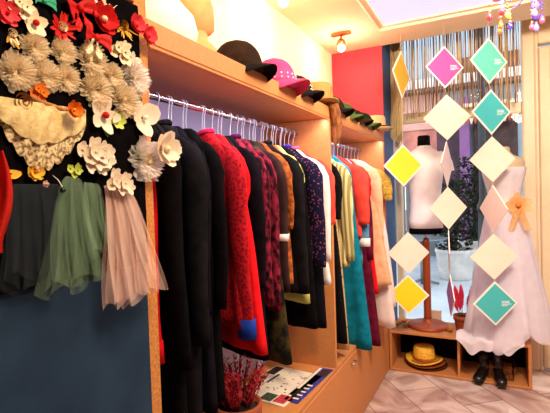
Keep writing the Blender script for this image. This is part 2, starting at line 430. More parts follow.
white = fab('white_cotton', '#eadcd6', '#dccac4'); pinkw = fab('blush_knit', '#f0d8d0', '#e8ccc4')
coral = fab('coral_cotton', '#e8483c', '#d63a30'); purple = fab('violet_satin', '#3a2a94', '#2a1c70', rough=.4)
olive = fab('olive_cream_stripe', '#d0c088', '#8c7c48', kind='stripe', scale=11, lo=.3, hi=.7, stretch=(1, .15, .02))
teal = fab('teal_jersey', '#0f7c94', '#0a5f74'); denim = fab('blue_denim', '#5b8fb0', '#3f6f90', bump=.5)
pinkf = fab('pink_floral', '#e8a8b0', '#c84860', kind='voronoi', scale=40, lo=.12, hi=.28); wine = fab('wine_satin', '#6c1430', '#4a0c20', rough=.5)
peach = fab('peach_chiffon', '#e8b890', '#d8a078'); yel = fab('mustard_lace', '#d8b050', '#a07828', scale=60); cream = fab('cream_ruffle', '#e0cc90', '#6c5c30', kind='voronoi', scale=30, lo=.1, hi=.3)
blackf = fab('black_lace', '#0d0b0c', '#3a302c', kind='voronoi', scale=50, lo=.05, hi=.2); beigep = fab('beige_print', '#b89868', '#5c4428', kind='voronoi', scale=40, lo=.1, hi=.35)

G1 = 'clothes on the rail of the near bay'; G2 = 'clothes on the rail of the far bay'
# near bay, from the camera to the divider: y, kind, category, label, material, hem height, options, short name of its hanger
near = [
 (.985, 'cardigan', 'cardigan', 'red wool cardigan nearest the chipboard stile, its cuff showing', redc, hemz(168, 340), dict(sl=.70, sr=.03, hw=.115, hem=.12, cuff=redc, lean=.04, dy=-.085, rzz=-.1), 'red wool cardigan'),
 (1.045, 'coat', 'coat', 'long black wool coat with broad sleeve, first of the black clothes', black1, .60, dict(sl=.74, sr=.056, hem=.17, lean=.03, dy=-.03), 'first black coat'),
 (1.125, 'coat', 'coat', 'long black overcoat with wide sloping shoulder, two clothes before the red knit dress', black3, .55, dict(sl=.70, sr=.06, hw=.19, hem=.165, th=.03, collar=black3, lean=.012, dy=-.03), 'black overcoat'),
 (1.195, 'jacket', 'jacket', 'plain black jacket pressed behind the overcoat', black2, .80, dict(sl=.62, sr=.05, lean=.02, dy=-.03), 'plain black jacket'),
 (1.26, 'dress', 'dress', 'black cotton dress just before the red knit dress', black1, .80, dict(sl=.62, sr=.046, hem=.165, lean=.015, dy=-.03), 'black cotton dress'),
 (1.35, 'knit_dress', 'dress', 'red patterned knit dress with blue cuffs', redk, hemz(240, 325), dict(sl=.74, sr=.054, hw=.19, hem=.20, th=.028, collar=fab('fuchsia_trim', '#c82858', '#a81c48'), cuff=fab('blue_cuff', '#2040a0', '#182f80')), 'red patterned knit dress'),
 (1.42, 'dress', 'dress', 'bright red flared dress reaching down to the potted red plant', redb, hemz(250, 345), dict(hem=.27, th=.03, sl=.3, sr=.045), 'bright red dress'),
 (1.485, 'jacket', 'jacket', 'black jacket between the red dress and the maroon blouse', black2, .86, dict(sl=.6), 'black jacket beside the red dress'),
 (1.555, 'blouse', 'blouse', 'maroon and purple patterned blouse with a dark neckline', maroon, hemz(258, 300), dict(sl=.68, sr=.056, hw=.185, hem=.20, th=.028, collar=fab('plum_trim', '#5c1848', '#401034')), 'maroon patterned blouse'),
 (1.615, 'tunic', 'tunic', 'second maroon crinkled tunic behind the patterned blouse', maroon, hemz(266, 303), dict(sl=.72, sr=.048, hem=.20), 'maroon crinkled tunic'),
 (1.67, 'skirt', 'skirt', 'long brown camouflage skirt with a ragged hem above the magazines', camo, hemz(285, 352), dict(hem=.22, th=.032, hemwave=.012), 'camouflage skirt'),
 (1.725, 'jacket', 'jacket', 'dark brown jacket with a pink band on its sleeve', brown, hemz(280, 292), dict(sl=.66, sr=.052, band=pinkw), 'dark brown jacket'),
 (1.78, 'blouse', 'blouse', 'rust printed blouse squeezed before the black blazer', oran, 1.1, dict(sl=.4, sr=.048), 'rust printed blouse'),
 (1.84, 'blazer', 'blazer', 'black blazer with smooth wide shoulders in the middle of the near bay', black3, hemz(292, 292), dict(sl=.70, sr=.058, hw=.19, th=.03, collar=black3), 'black blazer'),
 (1.90, 'shirt', 'shirt', 'orange brown printed shirt with short sleeve behind the black blazer', oran, 1.15, dict(sl=.46, sr=.054), 'orange brown shirt'),
 (1.95, 'dress', 'dress', 'lime yellow dress with a ragged hem behind the black blazer', ygreen, hemz(302, 300), dict(hem=.20, hemwave=.01, sl=.2, sr=.04), 'lime yellow dress'),
 (2.0, 'dress', 'dress', 'long plain black dress hanging behind the lime yellow one', black1, hemz(302, 332), dict(hem=.185), 'long black dress'),
 (2.055, 'blouse', 'blouse', 'navy floral blouse with violet and pink flowers', floral, hemz(306, 262), dict(sl=.62, sr=.054, hw=.185, collar=purple), 'navy floral blouse'),
 (2.11, 'dress', 'dress', 'black sleeveless dress between the floral blouse and the white cardigan', black2, .80, dict(hem=.185), 'black sleeveless dress'),
 (2.165, 'cardigan', 'cardigan', 'white cardigan with a drooping front next to the divider', white, hemz(317, 285), dict(sl=.60, sr=.05, hw=.18, fl=.02, collar=fab('pink_trim', '#e0608c', '#c84874')), 'white cardigan'),
 (2.225, 'shirt', 'shirt', 'coral red shirt last on the rail before the divider', coral, hemz(322, 205), dict(sl=.42, sr=.046, hw=.18), 'coral red shirt'),
]
far = [
 (2.44, 'dress', 'dress', 'black lace dress first behind the divider', blackf, .62, dict(sl=.4), 'black lace dress'),
 (2.50, 'trousers', 'trousers', 'beige printed trousers with a lace pattern beside the divider', beigep, hemz(343, 346), dict(hw=.165, hem=.18), 'beige printed trousers'),
 (2.57, 'blouse', 'blouse', 'olive and cream striped blouse with crumpled long sleeve', olive, hemz(350, 262), dict(sl=.66, sr=.062, hw=.19, hem=.20, th=.03), 'striped blouse'),
 (2.65, 'top', 'top', 'cream ruffled top with dark scalloped edging', cream, 1.12, dict(sl=.45, sr=.048, hemwave=.01), 'cream ruffled top'),
 (2.735, 'dress', 'dress', 'long teal jersey dress hanging down to the shelf', teal, hemz(356, 343, -.03), dict(hem=.24, th=.035, dx=.01), 'teal dress'),
 (2.83, 'blouse', 'blouse', 'coral pink blouse with pointed sleeve in the far bay', coral, 1.20, dict(sl=.46, sr=.075, hw=.195, dx=.02), 'coral pink blouse'),
 (2.90, 'jacket', 'jacket', 'light blue denim jacket with frayed cuffs', denim, hemz(368, 258), dict(sl=.60, sr=.064, hw=.19, th=.03, sl_out=.03, cuff=white), 'denim jacket'),
 (2.98, 'dress', 'dress', 'wine red satin dress below the denim jacket', wine, hemz(372, 333, -.03), dict(hem=.24, th=.034, sl=.72, sr=.05, sl_out=.03), 'wine red dress'),
 (3.06, 'blouse', 'blouse', 'pink floral blouse between denim and peach clothes', pinkf, 1.08, dict(sl=.48, sr=.05), 'pink floral blouse'),
 (3.13, 'tunic', 'tunic', 'narrow red tunic showing beside the peach dress', redb, hemz(378, 284), dict(hem=.23, sl=.3), 'red tunic'),
 (3.22, 'dress', 'dress', 'peach chiffon dress with a frilled front edge', peach, .80, dict(hw=.195, hem=.27, th=.038, dx=.02, sl=.6, sr=.056, hemwave=.01), 'peach chiffon dress'),
 (3.31, 'dress', 'dress', 'white cotton dress with a pink tint near the end panel', pinkw, hemz(388, 313, 0), dict(hw=.19, hem=.27, th=.038, hemwave=.015, dx=.015, lean=.045), 'white cotton dress'),
 (3.40, 'dress', 'dress', 'cream white dress closest to the end panel', white, hemz(388, 300, 0), dict(hw=.19, hem=.25, th=.038, hemwave=.012, dx=.015, lean=.045), 'cream white dress'),
 (3.50, 'blouse', 'blouse', 'mustard lace blouse with a sleeve sticking out at the end panel', yel, 1.30, dict(sl=.32, sr=.056, hw=.19, sl_out=.05), 'mustard lace blouse'),
]
MINT = M('mint_hanger', '#a8dcc8', rough=.4, bump=0)
def hang(rows, y0, y1, ytap, rzmax, mat, rail, group):
    ya, yb = rows[0][0], rows[-1][0]
    for (y, nm, cat, lb, mt, zb, kw, sh) in rows:
        y = y0+(y-ya)*(y1-y0)/(yb-ya)
        k = 1 if y < ytap else 1-.85*(y-ytap)/(y1-ytap)
        rz = -rzmax*k + R.uniform(-.10, .10)
        kw = dict(kw); y += kw.pop('dy', 0); rz = kw.pop('rzz', rz)
        garment(y, nm, cat, lb, mt, zb, rz=rz, group=group, **kw)
        make_hanger(y, MINT if sh == 'white cardigan' else mat, ('mint green hanger holding the white cardigan' if sh == 'white cardigan' else '%s the %s' % (rail, sh)), 'hangers'+group[7:], rz, .155)
hang(near, 1.055, 2.272, 2.0, .36, DARKP, 'dark hanger on the near rail holding', G1)
for i in range(11):
    make_hanger(1.12+.1*i+R.uniform(-.01, .01), DARKP, 'empty dark hanger squeezed between the clothes of the near rail', 'empty hangers in the near bay', -.3+R.uniform(-.15, .15), .14)
hang(far, 2.50, 3.585, 3.25, .36, WHITEP, 'white hanger on the far rail holding', G2)

# ------------------------------------------------------------------ caps and hats on top of the wardrobe
def cap(x, y, yaw, mat, label, bmat=None, studs=None, r=.088, h=.105, bl=.062, cat='cap', tilt=0, group='hats in a row on the wardrobe'):
    t = thing('baseball_cap', label, cat, (x, y, ZT), (0, tilt, yaw), group)
    rings = []
    for k in range(9):
        th = (PI/2)*k/8
        q = math.cos(th)**.8 if k < 8 else .02
        rings.append([(r*1.08*q*math.cos(a)*(1+.012*math.cos(6*a)), r*.94*q*math.sin(a)*(1+.012*math.cos(6*a)), .002+h*math.sin(th)**1.0) for a in [2*PI*i/36 for i in range(36)]])
    MB().rings(rings, cap0=True, cap1=True).build('crown', mat, t)
    MB().ball((0, 0, h+.003), .008, 8, (1, 1, .6)).build('button', bmat or mat, t)
    br = MB()
    def fn(top):
        def g(u, v):
            a = (u-.5)*PI*.92
            rin, L = r*1.02, bl*math.cos((u-.5)*PI*.96)**.6 if abs(u-.5) < .499 else 0
            rad = rin+L*v
            x_ = rad*math.cos(a)*1.03; y_ = rin*.95*math.sin(a)*(1+.08*v)
            x_ = rin*1.03*math.cos(a)+L*v
            return (x_, y_, .014 - .30*y_*y_/r*(.3+.7*v) - .016*v*v + (.004 if top else 0) + .012*(1-abs(u-.5)*2)*v)
        return g
    br.grid(fn(True), 20, 5); br.grid(fn(False), 20, 5)
    br.build('brim', bmat or mat, t)
    if studs:
        for i in range(16):
            a = -1.1+2.2*(i % 8)/7; zz = .028+.018*(i//8)
            q = math.sqrt(max(0, 1-(zz/h)**2))**.8
            MB().ball((r*1.1*q*math.cos(a), r*.96*q*math.sin(a), zz), .0045, 6).build('rhinestone', studs, t)
    return t
STUD = M('rhinestone', '#f4eef4', rough=.15, bump=0, metal=.2)
capb = fab('brown_cap', '#2e1d12', '#22140c', kind='noise', scale=30); capd = fab('black_cap', '#181210', '#100c0a')
capp = fab('pink_cap', '#e04878', '#d03c6c'); capg = fab('green_cap', '#4c5c34', '#38461f', scale=22); capk = fab('dark_green_cap', '#24301c', '#181f12')
cap(-.085, 1.50, .05, capb, 'large dark brown cap nearest the camera on the wardrobe top', capd, r=.098, h=.125)
cap(-.068, 1.79, -.05, capp, 'bright pink cap with white rhinestones', studs=STUD, r=.096, h=.128, bl=.07)
cap(-.070, 2.015, .05, capb, 'dark brown cap with white studs behind the pink one', capd, studs=STUD)
STRAW = M('golden_straw', '#b4803c', '#8c5a24', rough=.7, kind='wave', scale=60, bump=.4, bscale=180)
def brimhat(name, label, loc, mat, rb, rc, h, band, cat='hat', yaw=0, squash=1, up=.012, group=None, dent=0):
    t = thing(name, label, cat, loc, (0, 0, yaw), group)
    n = 40
    rings = []
    for rr_, z, w in ((rb, .004, 1), (rb*.99, .009, 1), (rc*1.25, .008, .4), (rc*1.02, .012, 0), (rc, h*.3, 0), (rc*.97, h*.8, 0), (rc*.85, h*.97, 0), (rc*.5, h-dent*.5, 0), (.004, h-dent, 0)):
        rings.append([(rr_*math.cos(a), rr_*squash*math.sin(a), z+w*up*(1+math.cos(2*a+.6))*.5*2) for a in [2*PI*i/n for i in range(n)]])
    MB().rings(rings).build('felt_body' if 'felt' in name else 'woven_body', mat, t)
    MB().lathe([(rc*1.015, .010), (rc*1.035, .012), (rc*1.03, .034), (rc*1.0, .036)], n=n, cap0=False, cap1=False).build('band', band, t)
    return t
brimhat('straw_hat', 'golden straw hat in the middle of the wardrobe top', (-.065, 2.31, ZT), STRAW, .125, .092, .125, fab('brown_band', '#6c3c1c', '#54300f'), group='hats in a row on the wardrobe')
cap(-.075, 2.55, .05, capb, 'dark brown cap just past the straw hat', capd, r=.088)
cap(-.080, 2.80, .0, capg, 'moss green cap with pale edging', capg, r=.088)
cap(-.075, 3.02, .05, capb, 'small brown cap between the two green ones', r=.085, h=.095)
cap(-.070, 3.22, -.05, capk, 'dark green camouflage cap near the far end', capg, r=.088)
brimhat('sun_hat', 'cream sun hat at the far end of the wardrobe top', (-.03, 3.50, ZT), fab('cream_felt', '#d8b080', '#c49c6c'), .135, .085, .115, fab('brown_band', '#6c3c1c'), up=.004, group='hats in a row on the wardrobe')
# brown fur tail hanging over the edge
FUR = M('brown_fur', '#9c5c2c', '#5c3012', rough=.9, scale=60, bump=.6, stretch=(1, 1, .2))
def chain(pts, rad, name, mat, parent=None, n=10, flat=1, bumps=.0, ks=40):
    out, rd = [], []
    P_ = [Vector(p) for p in pts]
    for i in range(len(P_)-1):
        for k in range(5):
            f = k/5; p0 = P_[max(i-1, 0)]; p1 = P_[i]; p2 = P_[i+1]; p3 = P_[min(i+2, len(P_)-1)]
            out.append(.5*((2*p1)+(-p0+p2)*f+(2*p0-5*p1+4*p2-p3)*f*f+(-p0+3*p1-3*p2+p3)*f*f*f)); rd.append(rad[i]*(1-f)+rad[i+1]*f)
    out.append(P_[-1]); rd.append(rad[-1])
    rd = [r_*(1+bumps*math.sin(i*ks)) for i, r_ in enumerate(rd)]
    return MB().tube(out, rd, n, flat).build(name, mat, parent)
fx = chain([(-.06, 2.33, ZT+.012), (.0, 2.335, ZT+.02), (.028, 2.34, ZT-.02), (.030, 2.36, ZT-.10), (.026, 2.365, ZT-.17), (.022, 2.36, ZT-.215)], [.012, .026, .03, .032, .026, .005], 'fur_tail', FUR, flat=.8, bumps=.08)
tag(fx, 'brown fur tail hanging down over the wardrobe edge above the divider', 'fur tail')

# white and peach display busts at the near end of the wardrobe top
FOAM = M('white_foam', '#f4ead8', '#efe4d0', rough=.9, scale=30, bump=.1)
PEA = M('peach_foam', '#d8925c', '#cc8650', rough=.8, scale=20, bump=.05)
def bust(loc, yaw, mat, label, s=1, chin=False):
    t = thing('display_bust', label, 'display bust', loc, (0, 0, yaw), 'display busts on the wardrobe')
    MB().lathe([(.10*s, 0), (.125*s, .03*s), (.14*s, .08*s), (.128*s, .13*s), (.09*s, .175*s), (.058*s, .205*s), (.052*s, .25*s), (.055*s, .27*s)], n=32).build('shoulders', mat, t)
    mb = MB()
    rs = []
    for z, fx_, bx_, w_ in ((.235, .052, -.05, .045), (.255, .085, -.058, .055), (.275, .105, -.065, .064), (.31, .106, -.08, .072), (.35, .102, -.09, .077), (.39, .098, -.092, .077), (.43, .08, -.085, .068), (.455, .05, -.06, .045), (.465, .01, -.01, .008)):
        ring = []
        for i in range(28):
            a = 2*PI*i/28; c = math.cos(a)
            x = (fx_ if c > 0 else -bx_)*c*s
            if abs(i) in (0,) or i in (1, 27): x += (.022*math.exp(-((z-.335)/.022)**2))*s*(1 if i == 0 else .4)
            ring.append((x, w_*math.sin(a)*s, z*s))
        rs.append(ring)
    mb.rings(rs); mb.build('head', mat, t)
    return t
bust((-.20, 1.17, ZT), .6, FOAM, 'white foam display bust at the near end of the wardrobe top')
bust((-.27, 1.50, ZT), 1.3, PEA, 'peach display head behind the white bust', .78)

# ------------------------------------------------------------------ bench under the window
bn = thing('display_bench', 'low chipboard display bench with two open compartments under the window', 'bench', (.003, YE, 0))
BX, BD, BH = 1.03, .40, .3345
MB().box((0, 0, BH-.02), (BX, BD, BH), .002).build('top', CHIP, bn)
MB().box((0, 0, .004), (BX, BD, .022), .002).build('bottom_board', CHIP, bn)
MB().box((0, .002, .022), (.02, BD, BH-.02), .002).build('side_panel', CHIP, bn)
MB().box((BX-.022, .0, .022), (BX, BD, BH-.02), .002).build('side_panel', CHIP, bn)
MB().box((.525, .004, .022), (.543, BD, BH-.02), .002).build('divider', CHIP, bn)
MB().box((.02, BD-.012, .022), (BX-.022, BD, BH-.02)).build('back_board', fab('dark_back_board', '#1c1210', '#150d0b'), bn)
felt1 = fab('tan_felt', '#8a4420', '#74361a'); felt2 = fab('dark_felt', '#4c2414', '#3c1a0e')
brimhat('felt_hat', 'dark brown felt hat lowest in the left bench compartment', (.275, 3.845, .022), felt2, .165, .09, .03, felt2, up=.004)
brimhat('felt_hat', 'tan felt hat between the dark one and the yellow straw hat', (.265, 3.84, .040), felt1, .16, .088, .03, felt1, up=.006)
YST = M('yellow_straw', '#f0b83c', '#c8881c', rough=.6, kind='voronoi', scale=55, bump=.5, bscale=150, lo=.1, hi=.5)
brimhat('straw_hat', 'yellow straw hat on top of the stack in the bench', (.255, 3.83, .062), YST, .15, .088, .125, fab('rust_band', '#b8602a', '#a05020'), up=.010, dent=.012)
# basket and boots in the right compartment
WICK = M('orange_wicker', '#b8703a', '#7c4420', rough=.6, kind='wave', scale=40, bump=.5)
bk = thing('wire_basket', 'low wire basket holding the black boots in the bench', 'basket', (.80, 3.83, .022))
MB().box((-.115, -.10, .002), (.115, .10, .010), .003).build('base', WICK, bk)
wm = MB()
for z, g in ((.012, 0), (.055, .006), (.10, .012)):
    q = [(-.115-g, -.10-g, z), (.115+g, -.10-g, z), (.115+g, .10+g, z), (-.115-g, .10+g, z), (-.115-g, -.10-g, z)]
    for a, b in zip(q, q[1:]): wm.tube([a, b], .003, 6)
for i in range(9):
    x = -.115+.23*i/8; wm.tube([(x, -.10, .01), (x*1.08, -.112, .10)], .0018, 5); wm.tube([(x, .10, .01), (x*1.08, .112, .10)], .0018, 5)
wm.build('wire_sides', M('bronze_wire', '#8a5a34', rough=.35, metal=.8, bump=0), bk)
MB().box((-.11, .0, .012), (.11, .095, .075), .006).build('lining', WICK, bk)
BOOT = M('black_leather', '#0e0c0d', '#080708', rough=.28, bump=.15, spec=.5)
def boot(loc, yaw, label, lean):
    t = thing('boot', label, 'boot', loc, (0, 0, yaw), 'black boots in the bench')
    rs = []
    for x, z0, z1, w in ((-.115, .02, .035, .012), (-.10, .008, .052, .034), (-.06, .006, .062, .042), (-.02, .008, .075, .038), (.02, .012, .10, .034), (.05, .016, .115, .033), (.075, .018, .11, .026), (.085, .03, .09, .008)):
        rs.append([(x, w*math.cos(a), (z0+z1)/2+(z1-z0)/2*math.sin(a)) for a in [2*PI*i/16 for i in range(16)]])
    MB().rings(rs).build('foot', BOOT, t)
    chain([(.045, 0, .07), (.05, 0, .12), (.058+lean*.5, 0, .15), (.062+lean*1.3, 0, .18)], [.034, .034, .037, .040], 'shaft', BOOT, t, n=16)
    MB().box((.045, -.02, 0), (.085, .02, .03), .005).box((-.105, -.03, 0), (.0, .03, .008), .003).build('sole', BOOT, t)
    return t
boot((.70, 3.70, .022), 1.25, 'black boot standing at the left front of the wire basket', -.03)
boot((.82, 3.695, .022), 1.75, 'black boot leaning to the right before the wire basket', .02)

# ------------------------------------------------------------------ potted plants
TERRA = M('terracotta', '#a4502c', '#8c4022', rough=.8, scale=12, bump=.1)
SOIL = M('soil', '#2a1a12', '#18100a', rough=1, scale=60, bump=.8)
def pot(name, label, loc, r, h, plume, n, hl, spread, matp, tmat, grassy=False, seed=1):
    t = thing(name, label, 'potted plant', loc)
    MB().lathe([(r*.70, 0), (r*.72, .003), (r*.92, h*.74), (r*.93, h*.75), (r*1.02, h*.76), (r*1.03, h*.99), (r*1.0, h), (r*.9, h*.99), (r*.88, h*.86)], n=32).build('pot', TERRA, t)
    MB().lathe([(r*.89, h*.80), (r*.89, h*.88), (r*.4, h*.91), (.001, h*.91)], n=20).build('soil', SOIL, t)
    rr = random.Random(seed)
    for i in range(n):
        a = rr.random()*2*PI; q = rr.random()**.5
        bx, by = r*.55*q*math.cos(a), r*.55*q*math.sin(a)
        ex, ey = bx+spread*q*math.cos(a), by+spread*q*math.sin(a)
        hh = hl*(rr.uniform(.6, 1))*(1-.25*q)
        z0 = h*.9
        mid = ((bx+ex)/2*.9, (by+ey)/2*.9, z0+hh*.55)
        st = chain([(bx, by, z0), mid, (ex, ey, z0+hh)], [.0022, .0018, .0012], 'stem', tmat, t, n=5)
        mb = MB()
        if grassy:
            for k in range(9):
                f = .15+.85*k/8; c = Vector((bx, by, z0)).lerp(Vector((ex, ey, z0+hh)), f)
                for b_ in range(4):
                    an = rr.random()*2*PI; L_ = rr.uniform(.018, .035); d = Vector((math.cos(an), math.sin(an), rr.uniform(.8, 1.8))).normalized()*L_
                    sd = d.cross(Vector((0, 0, 1))).normalized()*.0032
                    mb.add([c, c+d*.5+sd, c+d, c+d*.5-sd], [(0, 1, 2, 3)], False)
        else:
            c0 = Vector((bx, by, z0)).lerp(Vector((ex, ey, z0+hh)), .3); c1 = Vector((ex, ey, z0+hh))
            for k in range(11):
                f = k/10; c = c0.lerp(c1, f); w = plume*(math.sin(PI*(.12+.85*f))**.8)
                for b_ in range(6):
                    an = b_*PI/3+k*.7; d = Vector((math.cos(an)*w, math.sin(an)*w, w*1.3+.006))
                    sd = Vector((-math.sin(an), math.cos(an), 0))*w*.55
                    mb.add([c, c+d*.5+sd, c+d, c+d*.5-sd], [(0, 1, 2, 3)], False)
        mb.build('plume', matp, t)
    return t
REDP = fab('red_plume', '#ff5878', '#f03860', scale=60, trans=.15); REDG = fab('red_grass', '#e0505c', '#b02430', scale=60, trans=.3)
STEMG = fab('plant_stem', '#5a2a20', '#3c2c14')
pot('potted_celosia', 'red feathery plant in a terracotta pot on the bench', (.565, 3.84, BH), .075, .135, .024, 9, .34, .085, REDP, STEMG, seed=5)
pot('potted_red_grass', 'bushy dark red plant in a terracotta pot at the wardrobe shelf edge', (-.10, 1.44, ZB), .092, .185, .01, 50, .20, .08, REDG, fab('red_stem', '#6c1018', '#3c080c'), True, seed=9)

# ------------------------------------------------------------------ printed papers on the wardrobe shelf
PAP = M('paper', '#e6d8c4', '#dccdb8', rough=.6, scale=20, bump=.03); PBLUE = M('blue_print', '#3c3c8c', '#2c2c70', rough=.4, scale=30, bump=0)
INK = M('black_print', '#1c1618', '#2c2226', rough=.5, scale=60, bump=0); RINK = M('red_print', '#c83c48', '#a83038', rough=.5, scale=60, bump=0)
GINK = M('green_print', '#4c5c48', '#283028', rough=.5, scale=70, bump=0); CINK = M('blue_headline', '#303c6c', rough=.5, bump=0)
def paper(name, label, cx, cy, rz, wx, wy, z, mats):
    t = thing(name, label, 'magazine', (cx, cy, z), (0, 0, rz), 'papers on the wardrobe shelf')
    MB().box((-wx/2, -wy/2, 0), (wx/2, wy/2, .003), .0008).build('cover', mats[0], t)
    groups = {}
    for (nm, a, b, c, d, mt) in mats[1]:
        if nm != 'printed_marks':
            MB().box((-wx/2+wx*a, -wy/2+wy*b, .003), (-wx/2+wx*c, -wy/2+wy*d, .0034)).build(nm, mt, t); continue
        g = groups.setdefault((nm, mt.name), (MB(), mt)); g[0].box((-wx/2+wx*a, -wy/2+wy*b, .003), (-wx/2+wx*c, -wy/2+wy*d, .0034))
    for (nm, _), (mb, mt) in groups.items(): mb.build(nm, mt, t)
rr = random.Random(4)
dots = [('printed_marks', x, y, x+.035, y+.018, INK) for x, y in [(rr.uniform(.28, .8), rr.uniform(.25, .9)) for _ in range(22)]]
paper('newspaper', 'pale printed newspaper lying on the wardrobe shelf', -.205, 2.02, -.12, .30, .40, ZB+.0005, (PAP, [
  ('photo_print', .02, .02, .22, .30, INK), ('photo_print', .02, .34, .14, .62, GINK), ('photo_print', .02, .70, .2, .97, INK),
  ('red_block', .74, .05, .95, .26, RINK), ('photo_print', .50, .03, .72, .22, GINK), ('photo_print', .84, .30, .97, .5, INK), ('headline', .25, .45, .30, .75, CINK)]+dots))
paper('magazine', 'blue magazine half under the newspaper, nearest the shelf edge', -.062, 2.08, -.06, .085, .44, ZB+.0005, (PBLUE, [
  ('white_strip', .05, .02, .25, .98, PAP), ('dark_photo', .4, .75, .95, .96, INK)]+[('pale_letters', .45, .08+.09*i, .8, .11+.09*i, PAP) for i in range(5)]))

# ------------------------------------------------------------------ mannequins
WOODR = M('red_brown_wood', '#a4481c', '#8c3a14', rough=.4, kind='wave', scale=5, stretch=(6, 6, 1), bump=.05)
SHIRT = fab('white_shirt', '#f8eef2', '#f2e6ec', bump=.2, bscale=120); SKB = fab('black_skirt', '#100c10', '#0a080a')
DUM = fab('black_dummy', '#141012', '#0c0a0b')
def ell(cx, cy, z, rx, ry, n=40, fn=None):
    return [(cx+rx*math.cos(a)*(1+(fn(a) if fn else 0)), cy+ry*math.sin(a)*(1+(fn(a) if fn else 0)), z) for a in [2*PI*i/n for i in range(n)]]
mq = thing('torso_mannequin', 'torso mannequin in a white short-sleeved top on a red-brown wooden stand', 'mannequin', (.285, 3.88, BH), (0, 0, .25))
def Z(z): return z-BH
MB().lathe([(.165, 0), (.168, .006), (.166, .022), (.15, .030), (.05, .036), (.038, .06), (.034, .07)], n=36).build('base', WOODR, mq)
MB().lathe([(.034, .05), (.031, .1), (.031, .70), (.033, .72), (.02, .75), (.006, .76)], n=20).build('post', WOODR, mq)
MB().tube([(0, 0, .74), (0, 0, Z(1.15))], .009, 10).build('rod', STEEL, mq)
MB().rings([ell(0, 0, Z(z), a, b) for z, a, b in ((1.125, .125, .085), (1.13, .134, .092), (1.20, .134, .092))]).build('skirt_band', SKB, mq)
wrk = lambda a: .012*math.sin(7*a)+.008*math.sin(13*a+1)
MB().rings([ell(0, 0, Z(z), a, b, fn=wrk if z < 1.7 else None) for z, a, b in ((1.175, .140, .098), (1.24, .138, .096), (1.32, .126, .088), (1.40, .122, .088), (1.50, .132, .10), (1.60, .145, .108), (1.68, .152, .102), (1.74, .158, .088), (1.785, .150, .070), (1.815, .11, .058), (1.84, .07, .055), (1.862, .056, .054))]).build('top', SHIRT, mq)
for sg in (1, -1):
    MB().tube([(sg*.11, 0, Z(1.79)), (sg*.145, -.005, Z(1.765)), (sg*.168, -.008, Z(1.71)), (sg*.178, -.01, Z(1.64))], [.03, .05, .055, .058], 16, .8).build('sleeve', SHIRT, mq)
MB().rings([ell(0, 0, Z(z), a, a) for z, a in ((1.845, .055), (1.86, .052), (1.94, .049), (1.948, .040))]).build('neck_cap', DUM, mq)

GAUZE = fab('white_gauze', '#faf2f8', '#f4eaf2', trans=.35, bump=.15, bscale=90); GAUZS = fab('sheer_gauze', '#faf2f6', '#f4eaf0', trans=.4, alpha=.6, bump=.1)
SKIN = M('beige_dummy', '#c8b08c', '#bca47e', rough=.6, scale=10, bump=.05)
dm = thing('dress_mannequin', 'beige mannequin in a long white gauze dress that spills over the bench', 'mannequin', (.875, 3.85, BH))
MB().rings([ell(0, 0, Z(z), a, b) for z, a, b in ((1.30, .10, .08), (1.42, .10, .08), (1.55, .118, .09), (1.64, .145, .09), (1.685, .148, .075), (1.715, .125, .06), (1.74, .07, .054), (1.765, .048, .046), (1.80, .044, .044), (1.806, .03, .03))]).build('torso', SKIN, dm)
MB().lathe([(.14, 0), (.14, .012), (.03, .02), (.018, .03), (.018, 1.0)], n=24).build('stand', SKIN, dm)
MB().rings([ell(0, 0, Z(z), a, b, fn=lambda t: .02*math.sin(9*t)+.012*math.sin(15*t)) for z, a, b in ((1.36, .112, .09), (1.44, .112, .09), (1.54, .135, .10), (1.60, .150, .104), (1.645, .155, .10))], cap0=False, cap1=False).build('bodice', GAUZE, dm)
def skirt(r0, r1, zt, zb, wav, seed, cxs, front, n=96, rows=22):
    rr_ = random.Random(seed); ph_ = [rr_.random()*6 for _ in range(4)]
    rs = []
    for k in range(rows+1):
        s = k/rows; ring = []
        for i in range(n):
            a = 2*PI*i/n
            e = s**1.15
            f = 1+wav*e*(math.sin(11*a+ph_[0]+s)+.55*math.sin(19*a+ph_[1])+.3*math.sin(31*a+ph_[2]))
            rx = r0+(r1[0]-r0)*s**.85; ry = r0*.85+(r1[1]-r0*.85)*s**.85
            x = cxs*s**1.2+rx*f*math.cos(a); y = front*s*s+ry*f*math.sin(a)
            fr_ = max(0, -math.sin(a))
            zlow = zb + (.0 if fr_ == 0 else 0) + .085*math.exp(-((math.cos(a)-.45)/.22)**2)*fr_ - .075*fr_*math.exp(-((math.cos(a)+.25)/.35)**2)
            z = zt+(zlow-zt)*s
            if s > .9: z += .008*math.sin(14*a+ph_[3])
            ring.append((x, y, Z(z)))
        rs.append(ring)
    return rs
MB().rings(skirt(.108, (.285, .19), 1.39, .352, .045, 3, .0, -.045), cap0=False, cap1=False).build('skirt', GAUZE, dm)
MB().rings(skirt(.112, (.31, .215), 1.38, .345, .06, 8, .01, -.06), cap0=False, cap1=False).build('overskirt', GAUZS, dm)
